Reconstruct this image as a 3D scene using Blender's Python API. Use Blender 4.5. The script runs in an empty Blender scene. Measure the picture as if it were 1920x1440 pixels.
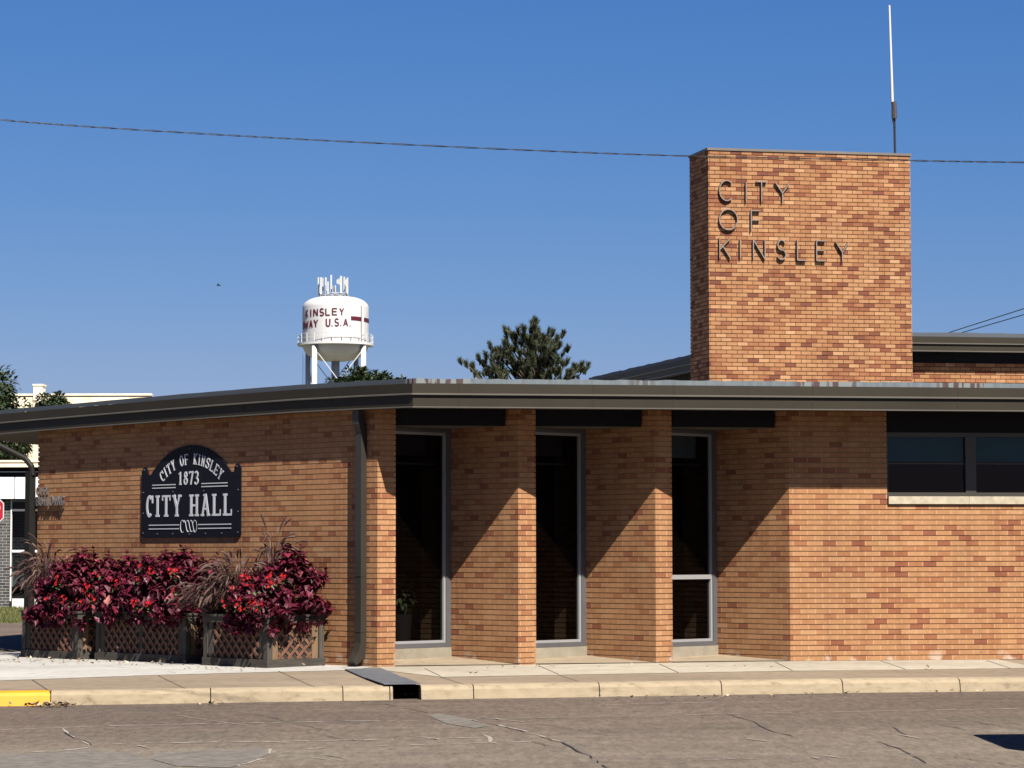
import bpy, math, random
from mathutils import Vector, Matrix
from mathutils.geometry import tessellate_polygon
R = math.radians
S = bpy.context.scene
COL = S.collection
# ------------------------------------------------------------------ camera, sky, sun, exposure
FPX = 4900.0                       # focal length in pixels of a 1920 px wide frame
EYE = 1.47                         # eye height over the foot of the front wall
PITCH = math.atan((1035 - 720) / FPX)
ROLL = 0.0015
cam_data = bpy.data.cameras.new('camera')
cam = bpy.data.objects.new('camera', cam_data); COL.objects.link(cam)
cam_data.sensor_width = 36.0
cam_data.lens = FPX / 1920 * 36.0
cam_data.clip_start = 0.1; cam_data.clip_end = 20000
CAMM = Matrix.Translation((0, 0, EYE)) @ Matrix.Rotation(math.pi / 2 + PITCH, 4, 'X') @ Matrix.Rotation(-ROLL, 4, 'Z')
cam.matrix_world = CAMM
S.camera = cam

SUN_EL = R(47.6)
SUN_H = Vector((0.392, -0.920))    # horizontal direction towards the sun
W = bpy.data.worlds.new('World'); S.world = W; W.use_nodes = True
wn = W.node_tree.nodes; wl = W.node_tree.links
sky = wn.new('ShaderNodeTexSky'); sky.sky_type = 'NISHITA'; sky.sun_disc = False
sky.sun_elevation = SUN_EL; sky.sun_rotation = math.atan2(SUN_H.x, SUN_H.y)
sky.altitude = 700; sky.air_density = 1.0; sky.dust_density = 0.8; sky.ozone_density = 6.0
bg = wn['Background']; bg.inputs['Strength'].default_value = 0.06
sep = wn.new('ShaderNodeSeparateColor'); com = wn.new('ShaderNodeCombineColor'); wl.new(sky.outputs[0], sep.inputs[0])
for i, (pw, ml) in enumerate(((1.50, 0.195), (0.98, 0.415), (0.6, 1.18))):      # grade of a clear, dry prairie sky
    p_ = wn.new('ShaderNodeMath'); p_.operation = 'POWER'; p_.inputs[1].default_value = pw; wl.new(sep.outputs[i], p_.inputs[0])
    m_ = wn.new('ShaderNodeMath'); m_.operation = 'MULTIPLY'; m_.inputs[1].default_value = ml; wl.new(p_.outputs[0], m_.inputs[0]); wl.new(m_.outputs[0], com.inputs[i])
wl.new(com.outputs[0], bg.inputs[0])
sd = bpy.data.lights.new('sun', 'SUN'); sd.energy = 5.0; sd.angle = R(0.5); sd.color = (1.0, 0.93, 0.83)
so = bpy.data.objects.new('sun', sd); COL.objects.link(so)
so.location = (20, -30, 40)
so.rotation_euler = Vector((-SUN_H.x * math.cos(SUN_EL), -SUN_H.y * math.cos(SUN_EL), -math.sin(SUN_EL))).to_track_quat('-Z', 'Y').to_euler()
S.view_settings.view_transform = 'Standard'; S.view_settings.look = 'None'
S.view_settings.exposure = 1.4; S.view_settings.gamma = 1.0
S.render.engine = 'CYCLES'
S.cycles.max_bounces = 8; S.cycles.diffuse_bounces = 1; S.cycles.transparent_max_bounces = 12
S.cycles.use_denoising = True

# ------------------------------------------------------------------ from picture measurements to the ground plan
def ray(px, py):
    d = Vector(((px - 960) / FPX, -(py - 720) / FPX, -1))
    return CAMM.to_3x3() @ d
O = Vector((0, 0, EYE))
def at_z(px, py, z):
    d = ray(px, py); return O + d * ((z - EYE) / d.z)
def at_y(px, py, y):
    d = ray(px, py); return O + d * (y / d.y)
def on_plane(px, py, p, n):
    d = ray(px, py); p = Vector((p[0], p[1], p[2] if len(p) > 2 else 0)); n = Vector((n[0], n[1], n[2] if len(n) > 2 else 0))
    return O + d * ((p - O).dot(n) / d.dot(n))
def dirv(deg): return Vector((math.cos(R(deg)), math.sin(R(deg))))
def line_px(p, d, px, z=EYE):      # where the vertical plane through p along d meets picture column px
    py = 1035
    n = Vector((-d.y, d.x))
    q = on_plane(px, py, p, n)
    q = on_plane(px, 1035 + (EYE - z) / q.y * FPX, p, n)
    return Vector((q.x, q.y))
def isect(p, d, q, e):
    den = d.x * e.y - d.y * e.x
    t = ((q.x - p.x) * e.y - (q.y - p.y) * e.x) / den
    return p + d * t
def v3(p, z): return Vector((p[0], p[1], z))

# ------------------------------------------------------------------ object helpers
ORG = {}
def tag(o, label=None, cat=None, group=None, kind=None):
    if label: o['label'] = label
    if cat: o['category'] = cat
    if group: o['group'] = group
    if kind: o['kind'] = kind
    return o
def thing(name, label, cat, loc=(0, 0, 0), group=None):
    o = bpy.data.objects.new(name, None); COL.objects.link(o)
    o.location = loc; o.empty_display_size = 0.2
    ORG[o.name] = Vector(loc)
    return tag(o, label, cat, group)
class MB:
    def __init__(s): s.v = []; s.f = []; s.uv = []; s.mi = []; s.col = []
    def add(s, vs, fs, uvs=None, mi=0, col=None):
        b = len(s.v); s.v += [Vector(q) for q in vs]
        for k, f in enumerate(fs):
            s.f.append([b + i for i in f]); s.mi.append(mi)
            s.uv.append(uvs[k] if uvs else None); s.col.append(col)
    def quad(s, a, b, c, d, mi=0, uv=None): s.add([a, b, c, d], [(0, 1, 2, 3)], [uv] if uv else None, mi)
    def obox(s, c, ax, ay, az, mi=0):           # box: corner point and three edge vectors
        c = Vector(c); ax = Vector(ax); ay = Vector(ay); az = Vector(az)
        p = [c, c + ax, c + ax + ay, c + ay]; p += [q + az for q in p]
        fs = [(0, 3, 2, 1), (4, 5, 6, 7), (0, 1, 5, 4), (1, 2, 6, 5), (2, 3, 7, 6), (3, 0, 4, 7)]
        if ax.cross(ay).dot(az) < 0: fs = [f[::-1] for f in fs]
        s.add(p, fs, None, mi)
    def box(s, lo, hi, mi=0):
        s.obox(lo, (hi[0] - lo[0], 0, 0), (0, hi[1] - lo[1], 0), (0, 0, hi[2] - lo[2]), mi)
    def bar(s, a, b, w, h=None, up=(0, 0, 1), mi=0):  # rectangular bar from a to b
        a = Vector(a); b = Vector(b); t = (b - a).normalized(); up = Vector(up)
        if abs(t.dot(up)) > 0.99: up = Vector((1, 0, 0))
        x = t.cross(up).normalized(); y = x.cross(t).normalized(); h = h or w
        s.obox(a - x * w / 2 - y * h / 2, x * w, y * h, b - a, mi)
    def prism(s, pts, h, mi=0):                 # closed 3D outline swept by vector h
        pts = [Vector(p) for p in pts]; h = Vector(h); n = len(pts)
        tri = tessellate_polygon([pts])
        nrm = Vector((0, 0, 0))
        for i in range(n): nrm += pts[i].cross(pts[(i + 1) % n])
        flip = nrm.dot(h) > 0
        vs = pts + [p + h for p in pts]; fs = []
        for t in tri:
            tn = (pts[t[1]] - pts[t[0]]).cross(pts[t[2]] - pts[t[0]])
            t = tuple(t) if tn.dot(h) < 0 else tuple(t[::-1])
            fs.append(t); fs.append(tuple(n + i for i in t[::-1]))
        for i in range(n):
            j = (i + 1) % n; q = (i, j, n + j, n + i); fs.append(q if flip else q[::-1])
        s.add(vs, fs, None, mi)
    def sheet(s, pts, mi=0):
        pts = [Vector(p) for p in pts]
        for t in tessellate_polygon([pts]):
            n = (pts[t[1]] - pts[t[0]]).cross(pts[t[2]] - pts[t[0]])
            s.add([pts[i] for i in (t if n.z > 0 else t[::-1])], [(0, 1, 2)], None, mi)
    def tube(s, pts, rad, n=8, mi=0, cap=True, col=None):
        pts = [Vector(p) for p in pts]; m = len(pts)
        rad = rad if isinstance(rad, (list, tuple)) else [rad] * m
        vs = []; x = None
        for i in range(m):
            t = (pts[min(i + 1, m - 1)] - pts[max(i - 1, 0)]).normalized()
            if x is None: x = t.orthogonal().normalized()
            else: x = (x - t * x.dot(t)).normalized()
            y = t.cross(x)
            for k in range(n):
                a = 2 * math.pi * k / n
                vs.append(pts[i] + (x * math.cos(a) + y * math.sin(a)) * rad[i])
        fs = [(i * n + k, i * n + (k + 1) % n, (i + 1) * n + (k + 1) % n, (i + 1) * n + k) for i in range(m - 1) for k in range(n)]
        if cap: fs += [tuple(range(n))[::-1], tuple((m - 1) * n + k for k in range(n))]
        s.add(vs, fs, None, mi, col)
    def lathe(s, c, prof, n=48, mi=0):          # prof: (radius, z) from bottom to top
        vs = []; fs = []; c = Vector(c)
        for r_, z in prof:
            for k in range(n):
                a = 2 * math.pi * k / n
                vs.append(c + Vector((r_ * math.cos(a), r_ * math.sin(a), z)))
        for i in range(len(prof) - 1):
            for k in range(n):
                k2 = (k + 1) % n
                fs.append((i * n + k, i * n + k2, (i + 1) * n + k2, (i + 1) * n + k))
        s.add(vs, fs, None, mi)
    def build(s, name, mats, parent=None, smooth=False, loc=None):
        me = bpy.data.meshes.new(name)
        root = parent
        off = Vector((0, 0, 0))
        while root is not None and root.name not in ORG: root = root.parent
        if root is not None: off = ORG[root.name]
        elif loc is not None: off = Vector(loc)
        me.from_pydata([tuple(p - off) for p in s.v], [], s.f)
        if any(u for u in s.uv):
            l = me.uv_layers.new(name='UVMap'); k = 0
            for fi, f in enumerate(s.f):
                for j in range(len(f)):
                    l.data[k].uv = s.uv[fi][j] if s.uv[fi] else (0, 0); k += 1
        if any(c is not None for c in s.col):
            ca = me.color_attributes.new(name='tint', type='FLOAT_COLOR', domain='CORNER'); k = 0
            for fi, f in enumerate(s.f):
                c = s.col[fi] if s.col[fi] is not None else 0.5
                for j in range(len(f)):
                    ca.data[k].color = (c, c, c, 1); k += 1
        for m in (mats if isinstance(mats, (list, tuple)) else [mats]): me.materials.append(m)
        for i, p in enumerate(me.polygons):
            p.material_index = s.mi[i]; p.use_smooth = smooth
        me.update()
        o = bpy.data.objects.new(name, me); COL.objects.link(o)
        if parent is not None: o.parent = parent
        elif loc is not None: o.location = loc
        return o

# ------------------------------------------------------------------ materials
MATS = {}
KA = 0.77                          # all paints and stones are a little darker than first guessed
def kc(c): return tuple(x * KA for x in c)
def newmat(name):
    m = bpy.data.materials.new(name); m.use_nodes = True
    n = m.node_tree.nodes; l = m.node_tree.links
    return m, n, l, n['Principled BSDF']
def plain(name, col, rough=0.6, var=0.12, scale=3.0, bump=0.0, bscale=60.0, metal=0.0, spec=0.4, col2=None, det=6):
    if name in MATS: return MATS[name]
    m, n, l, b = newmat(name); col = kc(col); col2 = kc(col2) if col2 else None
    b.inputs['Roughness'].default_value = rough; b.inputs['Metallic'].default_value = metal
    b.inputs['Specular IOR Level'].default_value = spec
    tc = n.new('ShaderNodeTexCoord'); nz = n.new('ShaderNodeTexNoise')
    nz.inputs['Scale'].default_value = scale; nz.inputs['Detail'].default_value = det; nz.inputs['Roughness'].default_value = 0.65
    l.new(tc.outputs['Object'], nz.inputs['Vector'])
    cr = n.new('ShaderNodeValToRGB')
    c2 = col2 or tuple(min(1, c * (1 + var)) for c in col); c1 = tuple(c * (1 - var) for c in col) if not col2 else col
    cr.color_ramp.elements[0].position = 0.3; cr.color_ramp.elements[1].position = 0.7
    cr.color_ramp.elements[0].color = (*c1, 1); cr.color_ramp.elements[1].color = (*c2, 1)
    l.new(nz.outputs[0], cr.inputs[0]); l.new(cr.outputs[0], b.inputs['Base Color'])
    if bump:
        n2 = n.new('ShaderNodeTexNoise'); n2.inputs['Scale'].default_value = bscale; n2.inputs['Detail'].default_value = 4
        l.new(tc.outputs['Object'], n2.inputs['Vector'])
        bp = n.new('ShaderNodeBump'); bp.inputs['Strength'].default_value = bump; bp.inputs['Distance'].default_value = 0.01
        l.new(n2.outputs[0], bp.inputs['Height']); l.new(bp.outputs[0], b.inputs['Normal'])
    MATS[name] = m
    return m
def ramp(n, stops, interp='LINEAR'):
    cr = n.new('ShaderNodeValToRGB'); e = cr.color_ramp; e.interpolation = interp
    while len(e.elements) < len(stops): e.elements.new(0.5)
    for k, (p, c) in enumerate(stops):
        e.elements[k].position = p; e.elements[k].color = (*c, 1)
    return cr
def mixc(n, l, fac, a, b, mode='MIX'):
    x = n.new('ShaderNodeMix'); x.data_type = 'RGBA'; x.blend_type = mode
    if isinstance(fac, (int, float)): x.inputs[0].default_value = fac
    else: l.new(fac, x.inputs[0])
    for s, i in ((a, 6), (b, 7)):
        if isinstance(s, tuple): x.inputs[i].default_value = (*s, 1)
        else: l.new(s, x.inputs[i])
    return x.outputs[2]

COURSE = 0.0702; BLEN = 0.2
def brick_mat(name, stops, mortar, blen=BLEN, seed=0.0, rowh=COURSE, msize=0.0056):
    m, n, l, b = newmat(name)
    uv = n.new('ShaderNodeUVMap'); uv.uv_map = 'UVMap'
    mp = n.new('ShaderNodeMapping'); mp.inputs['Location'].default_value = (seed, 40 * rowh, 0)
    l.new(uv.outputs[0], mp.inputs[0])
    br = n.new('ShaderNodeTexBrick')
    br.inputs['Scale'].default_value = 1.0; br.inputs['Brick Width'].default_value = blen; br.inputs['Row Height'].default_value = rowh
    br.inputs['Mortar Size'].default_value = msize; br.inputs['Mortar Smooth'].default_value = 0.25; br.inputs['Bias'].default_value = 0
    br.inputs['Color1'].default_value = (0, 0, 0, 1); br.inputs['Color2'].default_value = (1, 1, 1, 1); br.inputs['Mortar'].default_value = (0.5, 0.5, 0.5, 1)
    br.offset = 0.5; br.offset_frequency = 2
    l.new(mp.outputs[0], br.inputs['Vector'])
    stops = [(p, tuple(x * 1.09 for x in kc(c))) for p, c in stops]; mortar = kc(mortar)
    cr = ramp(n, stops); l.new(br.outputs['Color'], cr.inputs[0])
    # drag-faced texture and kiln flashing inside each brick
    nz = n.new('ShaderNodeTexNoise'); nz.inputs['Scale'].default_value = 60; nz.inputs['Detail'].default_value = 5; nz.inputs['Roughness'].default_value = 0.7
    ms = n.new('ShaderNodeMapping'); ms.inputs['Scale'].default_value = (1.6, 0.45, 1); l.new(mp.outputs[0], ms.inputs[0]); l.new(ms.outputs[0], nz.inputs['Vector'])
    r2 = ramp(n, [(0.30, (0.50, 0.46, 0.43)), (0.44, (0.92, 0.9, 0.88)), (0.55, (1.03, 1.03, 1.03)), (0.72, (1.28, 1.22, 1.12))]); l.new(nz.outputs[0], r2.inputs[0])
    c1 = mixc(n, l, 0.8, cr.outputs[0], r2.outputs[0], 'MULTIPLY')
    nb = n.new('ShaderNodeTexNoise'); nb.inputs['Scale'].default_value = 0.9; nb.inputs['Detail'].default_value = 3; l.new(mp.outputs[0], nb.inputs['Vector'])
    r3 = ramp(n, [(0.3, (0.88, 0.86, 0.85)), (0.7, (1.07, 1.06, 1.04))]); l.new(nb.outputs[0], r3.inputs[0])
    c2 = mixc(n, l, 1.0, c1, r3.outputs[0], 'MULTIPLY')
    # soot and rain streaks running down, salts near the foot of the wall
    sx = n.new('ShaderNodeMapping'); sx.inputs['Scale'].default_value = (5.0, 0.5, 1); l.new(mp.outputs[0], sx.inputs[0])
    ns = n.new('ShaderNodeTexNoise'); ns.inputs['Scale'].default_value = 1.2; ns.inputs['Detail'].default_value = 5; l.new(sx.outputs[0], ns.inputs['Vector'])
    r4 = ramp(n, [(0.30, (0.80, 0.77, 0.75)), (0.52, (1, 1, 1))]); l.new(ns.outputs[0], r4.inputs[0])
    c2 = mixc(n, l, .8, c2, r4.outputs[0], 'MULTIPLY')
    c3 = mixc(n, l, br.outputs['Fac'], c2, mortar)
    sxyz = n.new('ShaderNodeSeparateXYZ'); l.new(uv.outputs[0], sxyz.inputs[0])
    lo = n.new('ShaderNodeMapRange'); lo.inputs[1].default_value = 0.16; lo.inputs[2].default_value = 0.0; l.new(sxyz.outputs[1], lo.inputs[0])
    ne = n.new('ShaderNodeTexNoise'); ne.inputs['Scale'].default_value = 5; ne.inputs['Detail'].default_value = 6; l.new(mp.outputs[0], ne.inputs['Vector'])
    re_ = ramp(n, [(0.54, (0, 0, 0)), (0.66, (1, 1, 1))]); l.new(ne.outputs[0], re_.inputs[0])
    mu = n.new('ShaderNodeMath'); mu.operation = 'MULTIPLY'; l.new(lo.outputs[0], mu.inputs[0]); l.new(re_.outputs[0], mu.inputs[1])
    c3 = mixc(n, l, mu.outputs[0], c3, (0.34, 0.27, 0.21))
    l.new(c3, b.inputs['Base Color'])
    b.inputs['Roughness'].default_value = 0.9; b.inputs['Specular IOR Level'].default_value = 0.15
    bp = n.new('ShaderNodeBump'); bp.inputs['Strength'].default_value = 0.35; bp.inputs['Distance'].default_value = 0.004
    l.new(nz.outputs[0], bp.inputs['Height']); l.new(bp.outputs[0], b.inputs['Normal'])
    return m
TAN = (0.310, 0.167, 0.083); ORG_ = (0.285, 0.140, 0.063); RED = (0.200, 0.078, 0.042); TAN2 = (0.345, 0.198, 0.103)
MID = (0.236, 0.102, 0.052)
M_BRICK = brick_mat('brick_blend', [(0.0, (0.178, 0.066, 0.038)), (0.03, RED), (0.10, MID), (0.20, (0.275, 0.132, 0.064)), (0.30, TAN), (0.45, (0.300, 0.157, 0.076)), (0.60, TAN), (0.75, (0.280, 0.138, 0.068)), (0.88, TAN), (1.0, TAN2)], (0.43, 0.255, 0.14))
M_BRICK2 = brick_mat('brick_tower', [(0.0, (0.13, 0.05, 0.034)), (0.07, (0.165, 0.062, 0.036)), (0.20, MID), (0.36, (0.275, 0.132, 0.064)), (0.52, TAN), (0.68, (0.285, 0.145, 0.072)), (0.84, TAN), (1.0, (0.38, 0.222, 0.12))], (0.075, 0.035, 0.02), blen=0.19, seed=3.3, msize=0.0062)
M_FASCIA = plain('fascia_paint', (0.0225, 0.0180, 0.0110), 0.55, 0.16, 0.8, 0.05, 20, spec=.2)
M_LIP = plain('fascia_edge', (0.085, 0.077, 0.064), 0.4, 0.1, 2)
M_DARK = plain('dark_paint', (0.0045, 0.005, 0.008), 0.7, 0.1, spec=.15)
M_SOFFIT = plain('soffit', (0.10, 0.09, 0.075), 0.7, 0.1)
M_ALU = plain('window_aluminium', (0.115, 0.115, 0.122), 0.35, 0.08, 2, metal=0.3)
M_STOP = plain('glazing_bead', (0.33, 0.335, 0.34), 0.35, 0.05, 2, metal=0.3)
M_BRONZE = plain('bronze_frame', (0.035, 0.032, 0.026), 0.4, 0.1, 2)
M_CONC = plain('old_concrete', (0.23, 0.20, 0.15), 0.9, 0.25, 2.5, 0.3, 40)
M_ROOF = plain('roof_gravel', (0.22, 0.21, 0.20), 0.95, 0.2, 6, 0.3, 60)
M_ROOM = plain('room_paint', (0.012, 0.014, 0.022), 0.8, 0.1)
M_SPOUT = plain('downspout_paint', (0.026, 0.023, 0.018), 0.5, 0.1, 2)
def glass_mat():
    m, n, l, b = newmat('tinted_glass'); n.remove(b)
    t = n.new('ShaderNodeBsdfTransparent'); t.inputs[0].default_value = (0.30, 0.34, 0.37, 1)
    g = n.new('ShaderNodeBsdfGlossy'); g.inputs[0].default_value = (0.9, 0.95, 1, 1); g.inputs['Roughness'].default_value = 0.01
    fr = n.new('ShaderNodeFresnel'); fr.inputs[0].default_value = 1.25
    mx = n.new('ShaderNodeMixShader'); l.new(fr.outputs[0], mx.inputs[0]); l.new(t.outputs[0], mx.inputs[1]); l.new(g.outputs[0], mx.inputs[2])
    l.new(mx.outputs[0], n['Material Output'].inputs[0]); return m
M_GLASS = glass_mat()
def flashing_mat():
    m, n, l, b = newmat('peeling_flashing')
    tc = n.new('ShaderNodeTexCoord')
    mp = n.new('ShaderNodeMapping'); mp.inputs['Scale'].default_value = (0.55, 0.55, 0.02); l.new(tc.outputs['Object'], mp.inputs[0])
    a = n.new('ShaderNodeTexNoise'); a.inputs['Scale'].default_value = 1.0; a.inputs['Detail'].default_value = 1.5; l.new(mp.outputs[0], a.inputs['Vector'])
    m2 = n.new('ShaderNodeMapping'); m2.inputs['Scale'].default_value = (14, 14, 1.6); l.new(tc.outputs['Object'], m2.inputs[0])
    s = n.new('ShaderNodeTexNoise'); s.inputs['Scale'].default_value = 1.0; s.inputs['Detail'].default_value = 4; l.new(m2.outputs[0], s.inputs['Vector'])
    ra = ramp(n, [(0.50, (0, 0, 0)), (0.56, (1, 1, 1))]); l.new(a.outputs[0], ra.inputs[0])
    rs = ramp(n, [(0.47, (0, 0, 0)), (0.52, (1, 1, 1))]); l.new(s.outputs[0], rs.inputs[0])
    peel = mixc(n, l, rs.outputs[0], (0.03, 0.012, 0.012), (0.105, 0.122, 0.125))
    r3 = ramp(n, [(0.3, (0.055, 0.070, 0.082)), (0.7, (0.085, 0.105, 0.12))]); l.new(s.outputs[0], r3.inputs[0])
    c = mixc(n, l, ra.outputs[0], r3.outputs[0], peel)
    l.new(c, b.inputs['Base Color']); b.inputs['Roughness'].default_value = 0.6
    return m
M_FLASH = flashing_mat()
M_FLASHL = plain('slate_flashing', (0.050, 0.060, 0.075), .6, .12, 1.5)

def offset_path(P, d):             # mitred offset of an open plan path, d > 0 to its right (outwards)
    out = []
    for i, p in enumerate(P):
        ns = []
        if i > 0: t = (P[i] - P[i - 1]).normalized(); ns.append(Vector((t.y, -t.x)))
        if i < len(P) - 1: t = (P[i + 1] - P[i]).normalized(); ns.append(Vector((t.y, -t.x)))
        if len(ns) == 1: out.append(p + ns[0] * d)
        else:
            b = ns[0] + ns[1]; k = b.length_squared
            out.append(p + b * (2 * d / k) if k > 0.15 else p + ns[0] * d)
    return out
def brick_wall(mb, P, z0, z1, rec=0.014, u0=0.0, cap=False):
    """raked-joint brickwork along plan path P (outside to its right): every bed joint is a real groove"""
    P = [Vector((p[0], p[1])) for p in P]
    inn = offset_path(P, -rec)
    U = [u0]
    for i in range(len(P) - 1): U.append(U[-1] + (P[i + 1] - P[i]).length)
    prof = []
    k = math.floor(z0 / COURSE - 1e-6)
    while k * COURSE < z1 - 1e-6:
        a = k * COURSE
        for z, r_ in ((a - 0.0055, 1), (a + 0.0055, 1), (a + 0.0055, 0), (a + COURSE - 0.0055, 0)):
            if z0 - 1e-9 <= z <= z1 + 1e-9: prof.append((z, r_))
        k += 1
    prof = [(z0, prof[0][1])] + prof + [(z1, prof[-1][1])]
    for i in range(len(P) - 1):
        for (za, ra), (zb, rb) in zip(prof[:-1], prof[1:]):
            if abs(za - zb) < 1e-9 and ra == rb: continue
            pa = inn if ra else P; pb = inn if rb else P
            mb.quad(v3(pa[i], za), v3(pa[i + 1], za), v3(pb[i + 1], zb), v3(pb[i], zb), 0,
                    ((U[i], za), (U[i + 1], za), (U[i + 1], zb), (U[i], zb)))
    return U[-1]
def profile_run(mb, P, prof, mi=None, zs=None):   # extrude profile [(offset, z)] along plan path
    zs = zs or [0] * len(P)
    rings = [[v3(q, z + dz) for q, dz in zip(offset_path(P, o), zs)] for o, z in prof]
    for j in range(len(prof) - 1):
        for i in range(len(P) - 1):
            mb.quad(rings[j][i], rings[j][i + 1], rings[j + 1][i + 1], rings[j + 1][i], mi[j] if mi else 0)
# ------------------------------------------------------------------ plan of the place, metres
dF = dirv(8.4); nF = Vector((dF.y, -dF.x))          # front wall direction and its outward normal
PR = at_z(1482, 1240, 0).to_2d()                    # corner where the right wall starts
def uu(p): return (Vector((p[0], p[1])) - PR).dot(dF)
def dd(p): return (Vector((p[0], p[1])) - PR).dot(nF)
def ud(u, d): return PR + dF * u + nF * d
def tilt(u): return 0.006 * max(-14, min(u, 0))
def gside(p): return -0.027 * max(min(dd(p), 3.3), 0) + tilt(uu(p))
ROADZ = -0.245
def groad(p): return ROADZ + tilt(uu(p))
def pside(px, py):
    z = 0
    for _ in range(12): q = at_z(px, py, z); z = gside(q)
    return Vector((q.x, q.y, z))
def proad(px, py):
    z = ROADZ
    for _ in range(12): q = at_z(px, py, z); z = groad(q)
    return Vector((q.x, q.y, z))
dL = Vector((-math.cos(R(47)), math.sin(R(47))))    # left wall and pier flanks, running back to the left
dN = dirv(33)                                       # pier noses
dW = Vector((-math.cos(R(43)), -math.sin(R(43))))   # window line, running forward to the left
N1 = line_px(PR, dF, 707, 0); N2 = line_px(PR, dF, 971.8, 0); N3 = line_px(PR, dF, 1230.2, 0)
def nose_end(N, px): return line_px(N, dN, px, 0)
N1R = nose_end(N1, 741.5); N2R = nose_end(N2, 1005.3); N3R = nose_end(N3, 1261.5)
C2 = line_px(N2, dL, 843, 0); C3 = line_px(N3, dL, 1097, 0); CR = line_px(PR, dL, 1343, 0)
W1 = isect(C2, dW, N1R, dL); W2 = isect(C3, dW, N2R, dL); W3 = isect(CR, dW, N3R, dL)
LEND = line_px(N1, dL, 69, 1.0)
PW = line_px(PR, dF, 1664.5, 1.5)
ZE = 3.33                                           # underside of the eaves
nL = Vector((-math.sin(R(47)), -math.cos(R(47))))   # outward normal of the left wall
EL0 = N1 + nL * 0.185                               # the left eave runs parallel to the left wall
ECOR = isect(EL0, dL, PR + nF * 0.87, dF)
def eave_pt(x, y):
    q = on_plane(x, y, v3(EL0, 0), (nL.x, nL.y, 0)); return q.to_2d(), q.z
EAVE = []; EZ = []
for x, y in ((-90, 820.8), (0, 814.2), (67, 808.6), (230, 796.2), (400, 783.9), (556, 773.5), (680, 767.6)):
    p_, z_ = eave_pt(x, y); EAVE.append(p_); EZ.append(z_ - ZE)
EAVE.append(ECOR); EZ.append(0.0)
EAVE.append(ud(12.5, 0.87)); EZ.append(0.0)
print('EZ', [round(z, 3) for z in EZ], 'corner', ECOR)
print('PLAN', [tuple(round(c, 2) for c in p) for p in (N1, N1R, W1, C2, N2, PR, LEND, ECOR)], 'overhang', dd(ECOR), dd(EAVE[-1]))
print('EAVE', [(round(p.x, 2), round(p.y, 2)) for p in EAVE])

# ------------------------------------------------------------------ city hall
hall = thing('city_hall', 'low tan brick city hall with brown fascia, angled piers and a tall brick sign tower', 'building', (PR.x, PR.y + 3, 0))
ZT = ZE + 0.10
back = LEND + Vector((math.cos(R(43)), math.sin(R(43)))) * 9
mb = MB(); brick_wall(mb, [back, LEND, N1, N1R, W1 - dW * 0 + dL * 0.6], -0.12, ZT); tag(mb.build('brick_wall', M_BRICK, hall), 'long left brick wall carrying the black sign')
for k, (c, n_, nr, w) in enumerate(((C2, N2, N2R, W2), (C3, N3, N3R, W3))):
    mb = MB(); brick_wall(mb, [c + dL * 0.6, n_, nr, w + dL * 0.6], -0.10, ZT, u0=0.37 * k); mb.build('pier', M_BRICK, hall)
mb = MB()
ZSB = 2.112; ZST = 2.215                             # sill of the right hand window
PEND = ud(12.0, 0)
brick_wall(mb, [CR + dL * 0.6, PR, PW, PW - nF * 0.25], ZSB, ZT, u0=0.1)
u_ = (PR - CR - dL * 0.6).length + 0.1
brick_wall(mb, [CR + dL * 0.6, PR, PEND], -0.06, ZSB, u0=0.1)
tag(mb.build('brick_wall', M_BRICK, hall), 'sunlit right brick wall below and beside the wide window')
# window bays: concrete base, frame, glass, ceiling and lintel panel
def bay(N, wa, c, mull=None):
    nW = Vector((-dW.y, dW.x)); nW = nW if nW.y < 0 else -nW      # towards the street
    a, b = wa, c; t = (b - a).normalized(); L = (b - a).length
    m = MB(); m.obox(v3(a - nW * 0.16, -0.05), v3(t * L, 0), v3(nW * 0.20, 0), (0, 0, 0.232)); m.build('window_base', M_CONC, hall)
    Z0 = 0.185; Z1 = 3.14; F = 0.085
    fr = MB()
    def fbar(u0, u1, z0, z1, d0=-0.06, d1=0.03, q=fr): q.obox(v3(a + t * u0 + nW * d0, z0), v3(t * (u1 - u0), 0), v3(nW * (d1 - d0), 0), (0, 0, z1 - z0))
    fbar(0, L, Z0, Z0 + 0.06); fbar(0, L, Z1 - 0.05, Z1); fbar(0, F, Z0 + 0.06, Z1 - 0.05); fbar(L - F, L - 0.002, Z0 + 0.06, Z1 - 0.05)
    w = fr.build('window', M_ALU, hall)
    bd = MB(); e = 0.034
    for q in ((F, L - F, Z0 + 0.06, Z0 + 0.06 + e), (F, L - F, Z1 - 0.05 - e, Z1 - 0.05), (F, F + e, Z0 + 0.06 + e, Z1 - 0.05 - e), (L - F - e, L - F, Z0 + 0.06 + e, Z1 - 0.05 - e)):
        fbar(*q, d0=-0.05, d1=0.012, q=bd)
    if mull:
        fbar(F + e, L - F - e, mull - 0.03, mull + 0.03, -0.05, 0.022, bd)
    bd.build('glazing_bead', M_STOP, w)
    g = MB(); g.quad(v3(a + t * F - nW * 0.02, Z0 + .06), v3(b - t * F - nW * 0.02, Z0 + .06), v3(b - t * F - nW * 0.02, Z1 - .05), v3(a + t * F - nW * 0.02, Z1 - .05)); g.build('pane', M_GLASS, w)
BAYS = ((N1R, W1, C2, N2, None), (N2R, W2, C3, N3, None), (N3R, W3, CR, PR, 1.125))
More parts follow.
